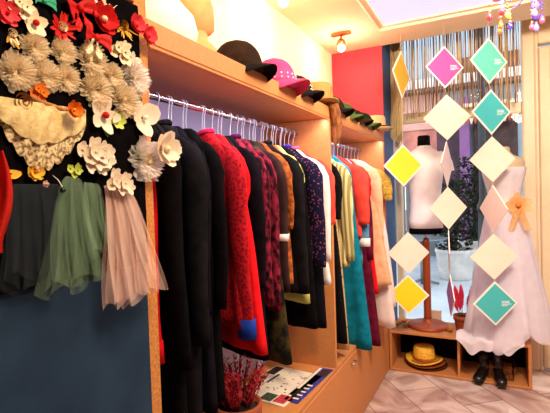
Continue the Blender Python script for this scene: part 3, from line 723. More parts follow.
# cloth of the hem that pools on the bench edge
hp = MB()
def pool(u, v):
    x = -.35+.46*u; yy = -.14-.115*math.sin(min(v*1.6, 1)*PI/2)
    drop = max(0, v-.35)/.65
    z = .03*(1-v)+.012+.012*math.sin(u*22)+.010*math.sin(v*9+u*6)-drop*(.125*math.sin(PI*min(max(u, 0), 1))**.7)*(.7+.3*math.sin(u*9))
    return (x, yy-.012*math.sin(u*26+1)*v, z)
hp.grid(pool, 40, 14); hp.build('hem_pool', GAUZE, dm)
ORG = fab('orange_organza', '#f8cc90', '#f0b870', trans=.4, alpha=.8)
bw = thing('orange_sash_bow', 'pale orange organza bow at the waist of the white dress', 'bow', (.965, 3.745, 1.36), (0, 0, .1))
def petal(mb, c, ang, L_, w_, cup=.3, n=(5, 5), tw=0, base=.0):
    ca, sa = math.cos(ang), math.sin(ang)
    def g(u, v):
        t_ = v; ww = w_*math.sin(PI*(.12+.80*t_))**.8*(u-.5)*2
        r_ = base+L_*t_
        z = cup*L_*(t_*t_*.9)*1.0 + .25*cup*abs(ww)/max(w_, 1e-6)*L_*.5 + tw*ww
        return (c[0]+r_*ca-ww*sa, c[1]+r_*sa+ww*ca, c[2]+z)
    mb.grid(g, *n)
mb = MB()
for k in range(9): petal(mb, (0, 0, 0), k*2*PI/9+.3, .075 if k % 2 else .095, .034, .25)
mb.xf(Matrix.Rotation(PI/2, 4, 'X')); mb.build('petals', ORG, bw)
MB().ball((0, -.018, 0), .02, 10).build('knot', fab('orange_knot', '#e08838', '#cc7428'), bw)
mb = MB()
for dx in (-.05, .06):
    mb.grid(lambda u, v: (dx*v+(u-.5)*.05, -.008-.01*math.sin(u*9+v*3)-.02*v, -.02-.17*v), 6, 10)
mb.build('ribbon_tails', ORG, bw)

# small things on the bench
t = thing('paper_box', 'small pale paper box behind the wooden stand', 'box', (.315, 4.06, BH+.0005), (0, 0, .1))
PBX = M('pale_card', '#d8b8a0', '#ceac94', rough=.7, scale=8, bump=.02)
MB().box((-.06, -.02, 0), (.06, .0, .085), .002).build('box_body', PBX, t); MB().box((-.062, -.022, .085), (.062, .002, .098), .002).build('lid', PBX, t)
PETY = fab('dry_yellow_petals', '#d8b070', '#b88848', trans=.2); PETO = fab('orange_petals', '#d07838', '#b05c24', trans=.2)
def dryflower(x, y, mat, label, s=.03, grp='dried flowers on the bench'):
    t = thing('dried_flower', label, 'dried flower', (x, y, BH), (0, 0, x*9), grp)
    mb = MB()
    for k in range(7): petal(mb, (0, 0, .006), k*2*PI/7, s, s*.42, .9)
    mb.build('petals', mat, t); MB().ball((0, 0, .012), s*.3, 8).build('centre', PETO, t)
dryflower(.05, 3.82, PETY, 'dried yellow flower at the left end of the bench, nearest the pillar')
dryflower(.115, 3.80, PETY, 'dried yellow flower left of the round wooden base', .026)
dryflower(.085, 3.90, PETO, 'dried orange flower behind the yellow ones on the bench', .028)
dryflower(.47, 3.77, PETO, 'dried orange flower between the wooden base and the plant pot', .032)
dryflower(.455, 3.84, PETY, 'dried yellow flower behind the orange one by the plant pot', .028)

# ------------------------------------------------------------------ diamond cards hung on strings
CY = 3.50
CARD = M('white_card', '#f2dcc8', '#eed6c0', rough=.6, scale=6, bump=.02); BORD = M('card_border', '#f8efe4', '#f4e9dc', rough=.6, scale=6, bump=.02)
def cc(k, c): return M('card_'+k, c, None, rough=.5, scale=4, bump=.02, lo=0, hi=.3)
YG = cc('lime', '#dce038'); GOLDC = cc('gold', '#d8ac28'); YE_ = cc('yellow', '#ecd41c'); PKC = cc('pink', '#e458a4'); PUR = cc('purple', '#b464b4'); MAG = cc('magenta', '#b82878'); TEAL = cc('teal', '#48b8b8'); TEA2 = cc('mint', '#68ccb4'); PLP = cc('pale_pink', '#ecd0cc')
LINE = M('pale_print', '#e8f0ee', rough=.6, bump=0)
cards = [  # left, right, top, bottom in the photo; face, label, print
 (397, 405.8, 51, 98.5, GOLDC, 'gold card seen almost edge-on at the top left of the window', 0, 1),
 (386.3, 420.8, 144, 187, YG, 'lime yellow diamond card in front of the white torso mannequin', 0, 1),
 (402, 409.7, 186.5, 231, PLP, 'narrow pale card turned edge-on below the lime one', 0, -1),
 (389.5, 428, 231.6, 274, CARD, 'plain white diamond card left of the wooden post', 0, 1),
 (388.5, 429, 274.5, 314.5, YE_, 'bright yellow diamond card lowest beside the navy pillar', 0, 1),
 (427, 462.7, 45.7, 88.7, PKC, 'hot pink diamond card at the top of the middle string', 1, 1),
 (424, 470.8, 94, 140.5, CARD, 'white diamond card right below the hot pink one', 0, 1),
 (443.5, 450.3, 141, 187, PLP, 'thin white card turned edge-on in the middle string', 0, 1),
 (431, 466, 186.5, 229.5, CARD, 'white diamond card over the dark planter bush', 0, 1),
 (446.6, 451.4, 230, 272, MAG, 'magenta card turned edge-on in front of the white planters', 0, -1),
 (444.8, 456.5, 275, 317, PUR, 'purple card turned half away beside the red plant', 0, -1),
 (470.5, 507.7, 37.4, 84.3, TEA2, 'mint green diamond card at the top of the right string', 1, 1),
 (472, 511, 89, 135, TEAL, 'teal diamond card second from the top of the right string', 1, 1),
 (469.8, 515.8, 136, 182.5, CARD, 'white diamond card before the shoulder of the dress mannequin', 0, 1),
 (479.5, 507.5, 185, 232.3, PLP, 'blush diamond card turned slightly, left of the orange bow', 0, -1),
 (470.3, 518.5, 233.5, 280, CARD, 'white diamond card on the skirt of the gauze dress', 0, 1),
 (473.3, 518, 281, 325.7, TEAL, 'teal diamond card lowest over the white gauze skirt', 1, 1),
]
cols = {}
for i, (l, r_, tp, bt, mt, lab, prt, sg) in enumerate(cards):
    cx = (l+r_)/2
    A = at(cx, tp, y=CY); B = at(cx, bt, y=CY); wl = at(l, (tp+bt)/2, y=CY).x; wr_ = at(r_, (tp+bt)/2, y=CY).x
    h = A.z-B.z; wid = wr_-wl
    ctr = Vector(((wl+wr_)/2, CY, (A.z+B.z)/2))
    S = .335; hh = h/2*.985
    th = math.acos(min(1, wid/(2*hh))) * sg
    t = thing('diamond_card', lab, 'card', ctr, (0, 0, th), 'diamond cards hanging in the window')
    def dia(k, y0, y1):
        mb = MB(); q = [(0, -hh*k), (hh*k, 0), (0, hh*k), (-hh*k, 0)]
        mb.add([(x, y0, z) for x, z in q]+[(x, y1, z) for x, z in q], [(0, 1, 2, 3), (7, 6, 5, 4)]+[(j, (j+1) % 4+0, (j+1) % 4+4, j+4) for j in range(4)], False); return mb
    dia(1, -.003, .003).build('board', BORD if mt is not CARD else CARD, t)
    if mt is not CARD and mt is not PLP:
        dia(.90, -.0042, -.003).build('coloured_face', mt, t); dia(.90, .003, .0042).build('coloured_face', mt, t)
    elif mt is PLP: dia(.97, -.0036, -.003).build('coloured_face', mt, t)
    if prt:
        mb = MB()
        for q in range(4): mb.box((hh*.28, -.0048, hh*(.10-.065*q)), (hh*(.72-.08*(q % 2)-(.1 if q == 3 else 0)-(.1 if q == 0 else 0)), -.0042, hh*(.10-.065*q-.03)))
        mb.build('printed_lines', LINE, t)
    cols.setdefault(0 if i < 5 else 1 if i < 11 else 2, []).append((ctr, hh))
STRG = M('nylon_string', '#f0e8d8', rough=.4, bump=0)
for k, lab in enumerate(('thin string of the left row of diamond cards', 'thin string of the middle row of diamond cards', 'thin string of the right row of diamond cards')):
    pts = [(cols[k][0][0].x, CY, ZC)]
    for c, hh in cols[k]: pts += [(c.x, CY, c.z+hh), (c.x, CY, c.z-hh)]
    tag(MB().tube(pts, .0012, 5).build('card_string', STRG), lab, 'string', 'strings of the diamond cards')

# ------------------------------------------------------------------ string curtain across the upper window
rr = random.Random(11)
SCM = [fab('beige_cord', '#d8bc94', '#c0a070'), fab('brown_cord', '#94705c', '#7c5a48')]
for q, (nm, lab, cnt, x0, x1, zb_, mt) in enumerate((('cord_curtain', 'beige string curtain across the top of the window', 52, .10, 1.0, 2.13, SCM[0]), ('cord_curtain', 'brown cords of the string curtain across the top of the window', 34, .12, 1.0, 2.12, SCM[1]), ('cord_curtain', 'gathered bunch of cords at the left edge of the window', 40, .012, .10, 1.93, SCM[0]))):
    mb = MB()
    for i in range(cnt):
        x = x0+(x1-x0)*(i+rr.random()*.8)/cnt; y = (3.965, 4.02, 3.98)[q]+rr.uniform(-.015, .015); z1 = zb_+rr.uniform(-.02, .06)
        mb.tube([(x, y, 2.99), (x+rr.uniform(-.01, .01), y, 2.5), (x+rr.uniform(-.012, .012), y+rr.uniform(-.01, .01), z1)], rr.uniform(.0025, .0055), 5)
    tag(mb.build(nm, mt), lab, 'string curtain', kind='stuff')
YNET = fab('yellow_net', '#ecd49c', '#e0c488', trans=.4, alpha=.45)
mb = MB(); mb.grid(lambda u, v: (.03+.10*u+.02*math.sin(v*5), 3.86+.015*math.sin(u*12+v*3), 2.72-.75*v-.05*math.sin(u*4)), 14, 24)
tag(mb.build('yellow_net', YNET), 'strip of pale yellow net hanging in the left corner of the window', 'net')

# ------------------------------------------------------------------ hair flowers, bows and veils on the black board
PM = Matrix(((0, 0, 1), (1, 0, 0), (0, 1, 0))).to_euler()
BXF = .0162
def hp(name, label, cat, px, py, ang=0, group=None):
    p = at(px, py, x=BXF)
    e = (PM.to_matrix() @ Matrix.Rotation(ang, 3, 'Z')).to_euler()
    return thing(name, label, cat, p, e, group)
def S(px, py, d): return d*((at(px, py, x=BXF)-CAM).dot(_f))/FOC
TUL = M('cream_tulle', '#f6e2be', '#ead2a8', rough=.9, scale=30, trans=.2, alpha=.46, bump=.1); TULW = M('white_tulle', '#f8ece0', '#f0e0d2', rough=.9, scale=30, trans=.2, alpha=.44, bump=.1)
SATC = fab('cream_satin', '#ead8b4', '#d8c29a', rough=.5, trans=.15); SATW = fab('ivory_petals', '#ecdac0', '#dcc6a8', rough=.6, trans=.2)
ROSP = fab('blush_rose', '#e4b49c', '#d49c84', trans=.1); REDS = fab('red_satin', '#d0201e', '#a81414', rough=.45, trans=.15); REDF = fab('red_feather', '#e04030', '#b82018', trans=.2)
CORP = fab('coral_ribbon', '#ec4a50', '#d43840', rough=.5, trans=.2); GOLF = fab('gold_ribbon', '#b8802c', '#8c5c18', rough=.5); GRNS = fab('green_satin', '#3c9c74', '#2c8460', rough=.5)
YELF = fab('yellow_petals', '#f0c048', '#e0a830', trans=.2); LIMF = fab('lime_petals', '#ccd468', '#b0bc48', trans=.2); LEAF = fab('leaf_green', '#3c5c2c', '#2c4420'); PEARL = M('pearl', '#f4ecdc', rough=.2, bump=0)
BRNR = fab('brown_rose', '#b07848', '#8c5830', trans=.1); ORGF = fab('orange_flower', '#e87c28', '#d06418', trans=.15)
def ruffle(mb, r, z0, amp, k, ph, cup=.3, cx=0, cy=0, nu=132, nv=5):
    def g(u, v):
        a = u*2*PI; rr_ = r*(.12+.88*v)*(1+v*(.10*math.sin(5*a+ph*2)+.06*math.sin(9*a+ph*3)+.04*math.sin(k*a)))
        return (cx+rr_*math.cos(a), cy+rr_*math.sin(a), z0+amp*v*math.sin(k*a+ph)+cup*r*v*v)
    mb.grid(g, nu, nv); return mb
def rose(mb, cx, cy, z, s):
    def g(u, v):
        a = u*5.2*PI; rr_ = s*(.10+.75*u)+s*.28*v*u
        return (cx+rr_*math.cos(a), cy+rr_*math.sin(a), z+s*(.75-.35*u)*v+.08*s*math.sin(a*2.5)*v*u)
    mb.grid(g, 44, 3); return mb
def pompom(px, py, d, label, roses, mat=None, rmat=None, seed=0):
    t = hp('tulle_hair_flower', label, 'hair flower', px, py, seed*.7, 'tulle hair flowers on the black board')
    r = S(px, py, d)/2*.9; rr_ = random.Random(seed)
    ruffle(MB(), r, .002, r*.14, 27, seed, .30).build('tulle_ruffle', mat or TUL, t)
    ruffle(MB(), r*.85, .005, r*.16, 23, seed+2, .55).build('tulle_ruffle', mat or TUL, t)
    ruffle(MB(), r*1.12, .001, r*.10, 19, seed+4, .12).build('tulle_ruffle', mat or TUL, t)
    ruffle(MB(), r*.6, .006, r*.18, 15, seed+5, .9).build('tulle_ruffle', mat or TUL, t)
    for i in range(roses):
        a = rr_.random()*6.28; q = r*.32*(0 if roses == 1 else 1)
        rose(MB(), q*math.cos(a+i*2.2), q*math.sin(a+i*2.2), r*.16, r*(.30 if roses > 1 else .36)).build('rosette', rmat if (rmat and i == 0) else SATC, t)
    return t
def flower(px, py, d, label, n, wf, mat, cmat, name='fabric_flower', layers=1, cup=.35, ang=0, cs=.16, leaf=None):
    t = hp(name, label, 'hair flower', px, py, ang, 'fabric hair flowers on the black board')
    r = S(px, py, d)/2
    for l in range(layers):
        for k in range(n):
            mb = MB(); petal(mb, (0, 0, .004+.004*l), k*2*PI/n+l*.5, r*(1-.25*l), r*wf*(1-.2*l), cup+.25*l, (6, 6), .0, r*.06); mb.build('petal', mat, t)
    MB().ball((0, 0, .008+r*.18), r*cs, 10).build('centre', cmat, t)
    if leaf:
        mb = MB(); petal(mb, (0, 0, .002), 2.4, r*1.25, r*.22, .05); petal(mb, (0, 0, .002), 5.0, r*1.2, r*.2, .05); mb.build('leaves', leaf, t)
    return t
def bow(px, py, d, label, mat, kmat=None, ang=0, tails=0, tmat=None, w=.5):
    t = hp('ribbon_bow', label, 'bow', px, py, ang, 'ribbon bows on the black board')
    L_ = S(px, py, d)/2
    for sg in (1, -1):
        MB().grid(lambda u, v: (sg*L_*math.sin(PI*u)**.8*(1 if u < .5 else .92), (v-.5)*L_*w*2*(.35+.75*math.sin(PI*u))+.1*L_*math.sin(u*9), .006+L_*.28*(1-math.cos(PI*2*u))*.5+L_*.22*(u-.0)*math.sin(PI*u)+.03*L_*math.sin(v*12)), 16, 8).build('loop', mat, t)
    MB().ball((0, 0, .012), L_*.2, 10, (.9, 1.3, .8)).build('knot', kmat or mat, t)
    for k in range(tails):
        sg = 1 if k % 2 else -1
        MB().grid(lambda u, v: (sg*L_*(.12+.35*v)+(u-.5)*L_*.32, -L_*(.1+1.1*v), .006+.004*math.sin(v*7+u*3)), 4, 10).build('tail', tmat or mat, t)
    return t
def feathers(px, py, d, label, n, mats, cmat, a0, a1, seed=0, wf=.07, centre=True):
    t = hp('feather_clip', label, 'hair clip', px, py, 0, 'feather clips on the black board')
    r = S(px, py, d)/2; rr_ = random.Random(seed)
    for k in range(n):
        a = a0+(a1-a0)*(k+.5)/n+rr_.uniform(-.1, .1)
        mb = MB(); petal(mb, (0, 0, .004), a, r*rr_.uniform(.75, 1.1), r*wf*rr_.uniform(.7, 1.4), rr_.uniform(.1, .5), (4, 6)); mb.build('feather', mats[k % len(mats)], t)
    if centre: rose(MB(), 0, 0, .006, r*.33).build('rosette', cmat, t)
    return t
def cluster(px, py, dx, dy, n, fs, label, mat, cmat, seed=0, name='flower_cluster'):
    t = hp(name, label, 'hair flower', px, py, 0, 'flower clusters on the black board')
    rr_ = random.Random(seed); sx, sy, f = S(px, py, dx)/2, S(px, py, dy)/2, S(px, py, fs)/2
    for i in range(n):
        a = i*2.4; q = math.sqrt((i+.5)/n); x, y, z = sx*q*math.cos(a)*.85, sy*q*math.sin(a)*.85, .006+f*.8*(1-q*q)+rr_.random()*f*.3
        mb = MB()
        for k in range(5): petal(mb, (x, y, z), k*2*PI/5+i, f*rr_.uniform(.85, 1.1), f*.5, .4, (4, 4), 0, f*.05)
        fl_ = mb.build('floret', mat, t); MB().ball((x, y, z+f*.12), f*.16, 6).build('floret_centre', cmat, fl_)
    return t
# first row
flower(4, 14, 26, 'red and pink satin flower at the left edge of the board', 6, .42, CORP, REDS, cup=.5, layers=2)
cluster(18, 8, 22, 20, 5, 13, 'cream bud posy at the top left of the board', SATC, BRNR, 2)
feathers(10, 34, 30, 'gold ribbon tassel with a cream rosette at the left edge', 7, [GOLF, SATC], SATC, -2.2, -.9, 3, .13)
flower(32, 24, 26, 'cream satin flower with a red bead', 5, .46, SATC, REDS, cup=.4, ang=.4, cs=.26)
bow(41, 2, 24, 'green satin bow at the top of the board', GRNS, w=.45)
feathers(60, 28, 34, 'red feather flower with a cream rosette centre', 15, [REDF, REDS], SATC, 0, 6.28, 5, .12)
bow(77, 9, 36, 'large red gauze bow at the top, beside the white tags', REDS, ang=.35, w=.55, tails=2)
flower(100, 20, 30, 'red rose flower with curling cream stamens', 6, .5, REDS, SATC, cup=.6, layers=2, cs=.22)
feathers(104, 15, 30, 'pair of curling cream ribbons over the red rose flower', 3, [SATC], SATC, .7, 1.9, 8, .06, False)
flower(91, 0, 10, 'small white flower at the top edge, left of the white tag', 4, .5, SATW, PEARL, cs=.1)
flower(102, 5, 9, 'small white tag flower above the red rose flower', 4, .55, SATW, PEARL, cs=.1)
feathers(122, 26, 30, 'gold feather clip between the red rose and the coral bow', 9, [GOLF, YELF], GOLF, 3.6, 6.0, 9, .08)
for px, py, lb in ((133, 25, 'upper coral pink ribbon rosette at the right corner of the board'), (145, 36, 'lower coral pink ribbon rosette touching the chipboard stile')):
    flower(px, py, 19, lb, 6, .55, CORP, CORP, name='ribbon_rosette', cup=.7, layers=2, cs=.3)
bow(88, 40, 32, 'red bow with cream under ribbon in the middle of the board', REDS, ang=-.1, tails=2, tmat=SATC, w=.5).location.x += .016
# tulle flowers
pompom(33, 48, 31, 'round tulle flower with pink roses, below the cream satin flower', 3, rmat=ROSP, seed=1)
pompom(15, 72, 40, 'large tulle flower with cream roses at the left edge above the lace bonnet', 3, seed=2)
pompom(62, 52, 28, 'tulle flower just left of the red and cream bow', 2, seed=3)
pompom(45, 76, 32, 'tulle flower with a pearl tail above the lace bonnet', 2, seed=4)
pompom(65, 79, 30, 'tulle flower with a pink rosette in the centre of the board', 2, rmat=ROSP, seed=5)
pompom(90, 60, 34, 'tall tulle flower below the red and cream bow', 3, seed=6)
pompom(94, 90, 36, 'tulle flower above the red and white orchid', 3, seed=7)
pompom(111, 76, 26, 'small tulle flower below the cord-edged cream flower', 2, seed=8)
pompom(134, 78, 34, 'white tulle flower at the right edge of the board', 2, mat=TULW, seed=9)
pompom(123, 101, 36, 'spread tulle flower left of the white three-petal flower', 3, seed=10)
cluster(117, 53, 26, 24, 6, 13, 'cream flower with cord outline under the gold feather clip', SATC, BRNR, 7)
flower(133, 60, 15, 'single ivory petal flower by the stile', 3, .45, SATW, PEARL, cs=.12)
# lace bonnet
LACE = M('cream_lace', '#e4cc98', '#7c5a30', rough=.85, kind='noise', scale=150, lo=.40, hi=.58, trans=.15, bump=.3); LINEN = fab('cream_linen', '#dcc48c', '#c4a468', scale=70, trans=.1, bump=.5)
lbo = thing('lace_bonnet', 'cream lace bonnet with scalloped edge pinned on the black board', 'bonnet', at(42, 130, x=BXF))
O_ = lbo.location
def bon(k, x0, sc, nsc, kb):
    def g(u, v):
        px = -8+94*u; top = 95+15*u
        bot = 108+16*u+(167-116)*kb*(1-abs(2*u-1.02)**1.7)+sc*abs(math.sin(u*nsc*PI))
        py = top+(bot-top)*v
        return at(px, py, x=x0+.016*math.sin(PI*min(max(u, 0), 1))*(.3+.7*math.sin(PI*(.15+.7*v)))+.002*math.sin(u*40+v*8)) - O_
    return g
MB().grid(bon(0, BXF+.002, 5, 9, 1.0), 60, 16).build('lace_layer', LACE, lbo)
MB().grid(bon(0, BXF+.012, 3, 5, .50), 50, 12).build('linen_layer', LINEN, lbo)
mb = MB()
pts = [at(px, py, x=BXF+.018)-O_ for px, py in [(30, 97), (40, 102), (52, 106), (64, 110), (74, 108), (84, 111)]]
mb.tube(pts, .005, 8); mb.build('drawstring', BRNR, lbo)
flower(60, 112, 17, 'orange fabric flower on the lace bonnet', 7, .42, ORGF, YELF, cup=.7, layers=2).location.x += .032
r_ = hp('fabric_rose', 'brown satin rose on the left of the lace bonnet', 'hair flower', 17, 103, 0, 'fabric hair flowers on the black board'); r_.location.x += .016
rose(MB(), 0, 0, 0, S(17, 103, 9)).build('rose_petals', BRNR, r_); MB().ball((0, 0, .004), .004, 8).build('centre', BRNR, r_)
cluster(37, 93, 16, 22, 5, 10, 'orange brown flower clip on the top edge of the lace bonnet', ORGF, BRNR, 12)
# lower flowers
flower(101, 116, 36, 'white orchid with red throat and green leaf', 5, .36, SATW, REDS, cup=.35, layers=1, cs=.2, leaf=LEAF)
feathers(97, 108, 24, 'red and yellow petals above the white orchid', 5, [REDF, YELF, REDF], REDS, .3, 2.6, 6, .2, False)
flower(115, 121, 17, 'small lime green flower right of the white orchid', 6, .45, LIMF, LEAF, cup=.6)
cluster(92, 156, 46, 30, 11, 17, 'white ruffled hydrangea cluster below the lace bonnet', SATW, SATC, 4)
flower(141, 118, 36, 'white three-petal flower beside the stile', 3, .62, SATW, PEARL, cup=.5, ang=.5, layers=1, cs=.14)
pompom(144, 160, 44, 'sheer white tulle flower under the ivory rose', 1, mat=TULW, seed=14)
flower(155, 150, 34, 'ivory rose flower overlapping the chipboard stile', 5, .5, SATW, SATC, cup=.5, layers=2, cs=.2).location.x += .026
flower(136, 153, 17, 'dark green leaf sprig left of the ivory rose', 4, .4, LEAF, LEAF, cup=.2)
flower(32, 172, 18, 'yellow flower below the lace bonnet', 7, .44, YELF, ORGF, cup=.6, layers=2)
feathers(20, 173, 28, 'two long yellow buds left of the yellow flower', 2, [YELF], YELF, 2.7, 3.7, 2, .2, False)
cluster(70, 171, 26, 10, 4, 9, 'row of small lime flowers at the top of the green veil', LIMF, LEAF, 8)
flower(44, 184, 7, 'tiny blush flower at the top of the dark tulle', 5, .5, ROSP, PEARL)
# veils
def veil(name, label, mat, quad, x0, amp, k, seed, nu=70, nv=30, layers=3):
    o0 = at(*[(quad[0][i]+quad[1][i])/2 for i in (0, 1)], x=x0)
    t = thing(name, label, 'veil', o0)
    rr_ = random.Random(seed)
    for q in range(layers):
        p = [rr_.random()*6 for _ in range(6)]; sh = (q-(layers-1)/2)*5; cut = rr_.uniform(.86, 1.0) if q else 1
        def g(u, v):
            e = v**.55
            uu = u+.05*math.sin(u*17+p[4])*v
            a = [quad[0][i]*(1-uu)+quad[1][i]*uu for i in (0, 1)]; b = [quad[3][i]*(1-uu)+quad[2][i]*uu for i in (0, 1)]
            vv = v*cut*(1+.05*math.sin(u*11+p[1])*v)
            px = a[0]*(1-e)+b[0]*e+(3*math.sin(v*5+p[0])+sh)*v; py = a[1]*(1-vv)+b[1]*vv
            f = math.sin(u*k+p[2]+v*2)+.6*math.sin(u*k*2.3+p[3]-v*3)
            return at(px, py, x=x0+q*.008*(.4+v)+amp*(.25+.9*v)*(1.6+f))-o0
        MB().grid(g, nu, nv).build('tulle_layer', mat, t)
    return t
GRV = M('green_tulle', '#b4d4a8', '#9cc094', rough=.9, scale=20, trans=.2, alpha=.11, bump=.05); PKV = M('blush_tulle', '#fcd8c4', '#f4c8b4', rough=.9, scale=20, trans=.15, alpha=.29, bump=.05)
DKV = M('dark_tulle', '#20282c', '#181e22', rough=.9, scale=20, alpha=.3, bump=.05)
veil('dark_veil', 'smoky black tulle hanging at the lower left of the board', DKV, [(14, 184), (58, 184), (62, 292), (4, 290)], .018, .006, 13, 1)
veil('green_veil', 'green tulle veil hanging below the lime flowers', GRV, [(66, 176), (79, 178), (97, 286), (44, 298)], .024, .010, 15, 2)
veil('green_veil', 'narrow pale green tulle strip left of the blush veil', GRV, [(84, 182), (98, 184), (108, 250), (84, 262)], .028, .006, 11, 6)
veil('blush_veil', 'blush pink tulle veil with loose corner over the chipboard stile', PKV, [(104, 186), (120, 182), (161, 288), (109, 312)], .034, .011, 17, 3)
cluster(106, 184, 36, 20, 7, 14, 'white blossom cluster at the top of the blush veil', SATW, SATC, 5).location.x += .03
REDV = fab('red_velvet', '#c02418', '#98180e', rough=.7)
rs_ = MB(); o0 = at(2, 165, x=BXF)
rs_.grid(lambda u, v: at(-16+(19+10*math.sin(PI*min(v*1.15, 1)))*u, 158+95*v-8*u*(1-v), x=.02+.012*(1+math.sin(u*8+v*2)))-o0, 16, 18)
t = thing('red_scarf', 'red velvet scarf hanging at the left edge of the board', 'scarf', o0); rs_.build('cloth', REDV, t)
pb = thing('bead_pendant', 'dark green bead hanging at the top of the green veil', 'bead', at(63, 190, x=.045)); MB().ball((0, 0, 0), .006, 12).build('bead', M('green_bead', '#10241c', rough=.1, bump=0), pb)
MB().tube([(0, 0, .004), (-.012, 0, .02), (-.028, 0, .03)], .0008, 5).build('cord', STRG, pb)

# ------------------------------------------------------------------ beaded chandelier at the top right
ch = thing('bead_chandelier', 'colourful glass bead chandelier hanging at the top right corner', 'chandelier', (.985, 2.30, ZC+.075))
BR = M('chandelier_metal', '#d8b4c8', rough=.3, metal=.6, bump=0)
MB().lathe([(.05, -.022), (.05, -.032), (.012, -.05), (.008, -.06)], n=20).build('ceiling_rose', BR, ch)
MB().tube([(0, 0, 0), (0, 0, -.36)], .006, 8).build('stem', BR, ch)
MB().lathe([(.004, -.30), (.03, -.34), (.045, -.38), (.03, -.42), (.012, -.45), (.02, -.47), (.004, -.49)], n=20).build('body', M('violet_glass', '#8468d8', rough=.1, bump=0, spec=.8, alpha=.8), ch)
CG = [M('glass_'+k, c, None, rough=.08, bump=0, spec=.9, alpha=.85) for k, c in (('red', '#e03848'), ('violet', '#5840c8'), ('pink', '#f070a0'), ('yellow', '#f0d868'), ('orange', '#f09048'), ('lilac', '#b490e8'))]
rr = random.Random(3)
for k in range(6):
    a = k*PI/3+.3
    arm = chain([(.03*math.cos(a), .03*math.sin(a), -.38), (.09*math.cos(a), .09*math.sin(a), -.43), (.16*math.cos(a), .16*math.sin(a), -.42), (.19*math.cos(a), .19*math.sin(a), -.36)], [.004, .004, .0035, .003], 'arm', CG[1] if k % 2 else CG[5], ch, n=8)
    MB().lathe([(.004, -.365), (.028, -.36), (.032, -.345), (.02, -.35)], c=(.19*math.cos(a), .19*math.sin(a), 0), n=14).build('candle_dish', CG[k % 6], arm)
    for q, (rad, z0, z1) in enumerate(((.19, -.365, rr.uniform(-.50, -.44)), (.12, -.43, rr.uniform(-.56, -.49)), (.155, -.42, rr.uniform(-.50, -.46)))):
        x, y = rad*math.cos(a+.12*q), rad*math.sin(a+.12*q); m_ = CG[(k*2+q*3) % 6]
        mb = MB()
        for j in range(4): mb.ball((x, y, z0+(z1-z0)*(j+.5)/4), .0065, 6)
        mb.build('bead_chain', CG[(k+q) % 6], ch)
        MB().lathe([(.001, .012), (.005, .006), (.012, -.008), (.013, -.016), (.008, -.026), (.001, -.030)], c=(x, y, z1), n=10).build('glass_drop', m_, ch)
MB().lathe([(.001, .012), (.006, .006), (.015, -.010), (.016, -.018), (.009, -.030), (.001, -.034)], c=(0, 0, -.50), n=12).build('glass_drop', CG[1], ch)

# ------------------------------------------------------------------ the street outside the window
def fp(px, py, y): return at(px, py, y=y)
struct('ground_street', box((-7, 4.22, -.08), (8, 16, -.01)), M('grey_paving', '#bcc4c8', '#a8b0b4', rough=.8, scale=1.5, bump=.1))
FY = 9.5
fc = thing('shop_building', 'pale blue grey shop building across the street', 'building', (0, FY, -.01))
def fbox(name, l, tp, r_, bt, d0, d1, mat, par=fc):
    a = fp(l, tp, FY); b = fp(r_, bt, FY); L0 = par.matrix_world.translation if False else Vector((0, FY, -.01))
    return MB().box(Vector((a.x, FY+d0, min(a.z, b.z)))-L0, Vector((b.x, FY+d1, max(a.z, b.z)))-L0, .005).build(name, mat, par)
MB().box((-5, .12, 0), (6, .5, 8), .0).build('wall', M('grey_blue_plaster', '#a4b4bc', '#98a8b0', rough=.9, scale=2, bump=.1), fc)
MB().box((-5, -.25, 3.52), (6, .12, 3.70), .01).build('ledge', M('white_ledge', '#e4dcd4', '#dcd2c8', rough=.8, scale=3, bump=.05), fc)
MB().box((-5, -.28, 3.44), (6, -.0, 3.51), .005).build('ledge_dark_strip', M('brown_strip', '#6c5048', rough=.8, bump=.05), fc)  # dark brown strip below the white ledge
fbox('pink_fascia', 385, 96, 441, 128, .02, .12, M('pink_fascia', '#d8a090', '#cc9484', rough=.8, scale=2, bump=.05))
fbox('lit_shopfront', 392, 126, 442, 175, .06, .12, M('coral_shopfront', '#c87c68', '#9c5c54', rough=.7, scale=4, bump=.05))
fbox('dark_doorway', 436, 120, 462, 232, .04, .12, M('plum_dark', '#4c3440', '#382630', rough=.7, scale=3, bump=.05))
fbox('violet_pillar', 459.5, 100, 472.5, 252, -.25, .12, M('violet_paint', '#8c5c8c', '#805080', rough=.7, scale=3, bump=.05))
fbox('shop_window', 473, 110, 520, 250, .03, .12, M('dark_shop', '#4c2c24', '#24161a', rough=.3, scale=6, bump=.05))
fbox('upper_shop', 444, 60, 520, 80, .05, .12, M('dark_brown_facade', '#8c5c44', '#6c4434', rough=.7, scale=5, bump=.05))
fbox('lower_wall', 392, 176, 436, 256, .05, .12, M('grey_shutter', '#6c7478', '#5c6468', rough=.6, kind='stripe', scale=6, stretch=(.01, .01, 1), bump=.05))
fr2 = MB()
aw = thing('fringed_awning', 'rust and beige fringed awning across the street', 'awning', (fp(490, 112, 8.9).x, 8.9, fp(490, 112, 8.9).z))
a_, b_ = fp(462, 107, 8.9), fp(522, 130, 8.9); wA = (b_.x-a_.x)/2
MB().grid(lambda u, v: (-wA+2*wA*u, .28-.25*v, .25-.18*v), 12, 4).build('canopy', fab('beige_canopy', '#d8c0a0', '#c8ac88'), aw)
for sg in (-.85, .85): MB().tube([(sg*wA, .27, .235), (sg*wA, .735, .30)], .012, 8).build('bracket', M('grey_bracket', '#8c8480', rough=.5, bump=0), aw)
for k in range(14):
    x0 = -wA+2*wA*k/14
    MB().grid(lambda u, v: (x0+2*wA/14*u*.94, .02+.012*math.sin(u*3), .07-v*(.16+.10*math.sin(PI*u))), 6, 4).build('scallop', fab('rust_scallop', '#a85c40', '#8c4830') if k % 2 else fab('beige_scallop', '#d8b898', '#c4a080'), aw)
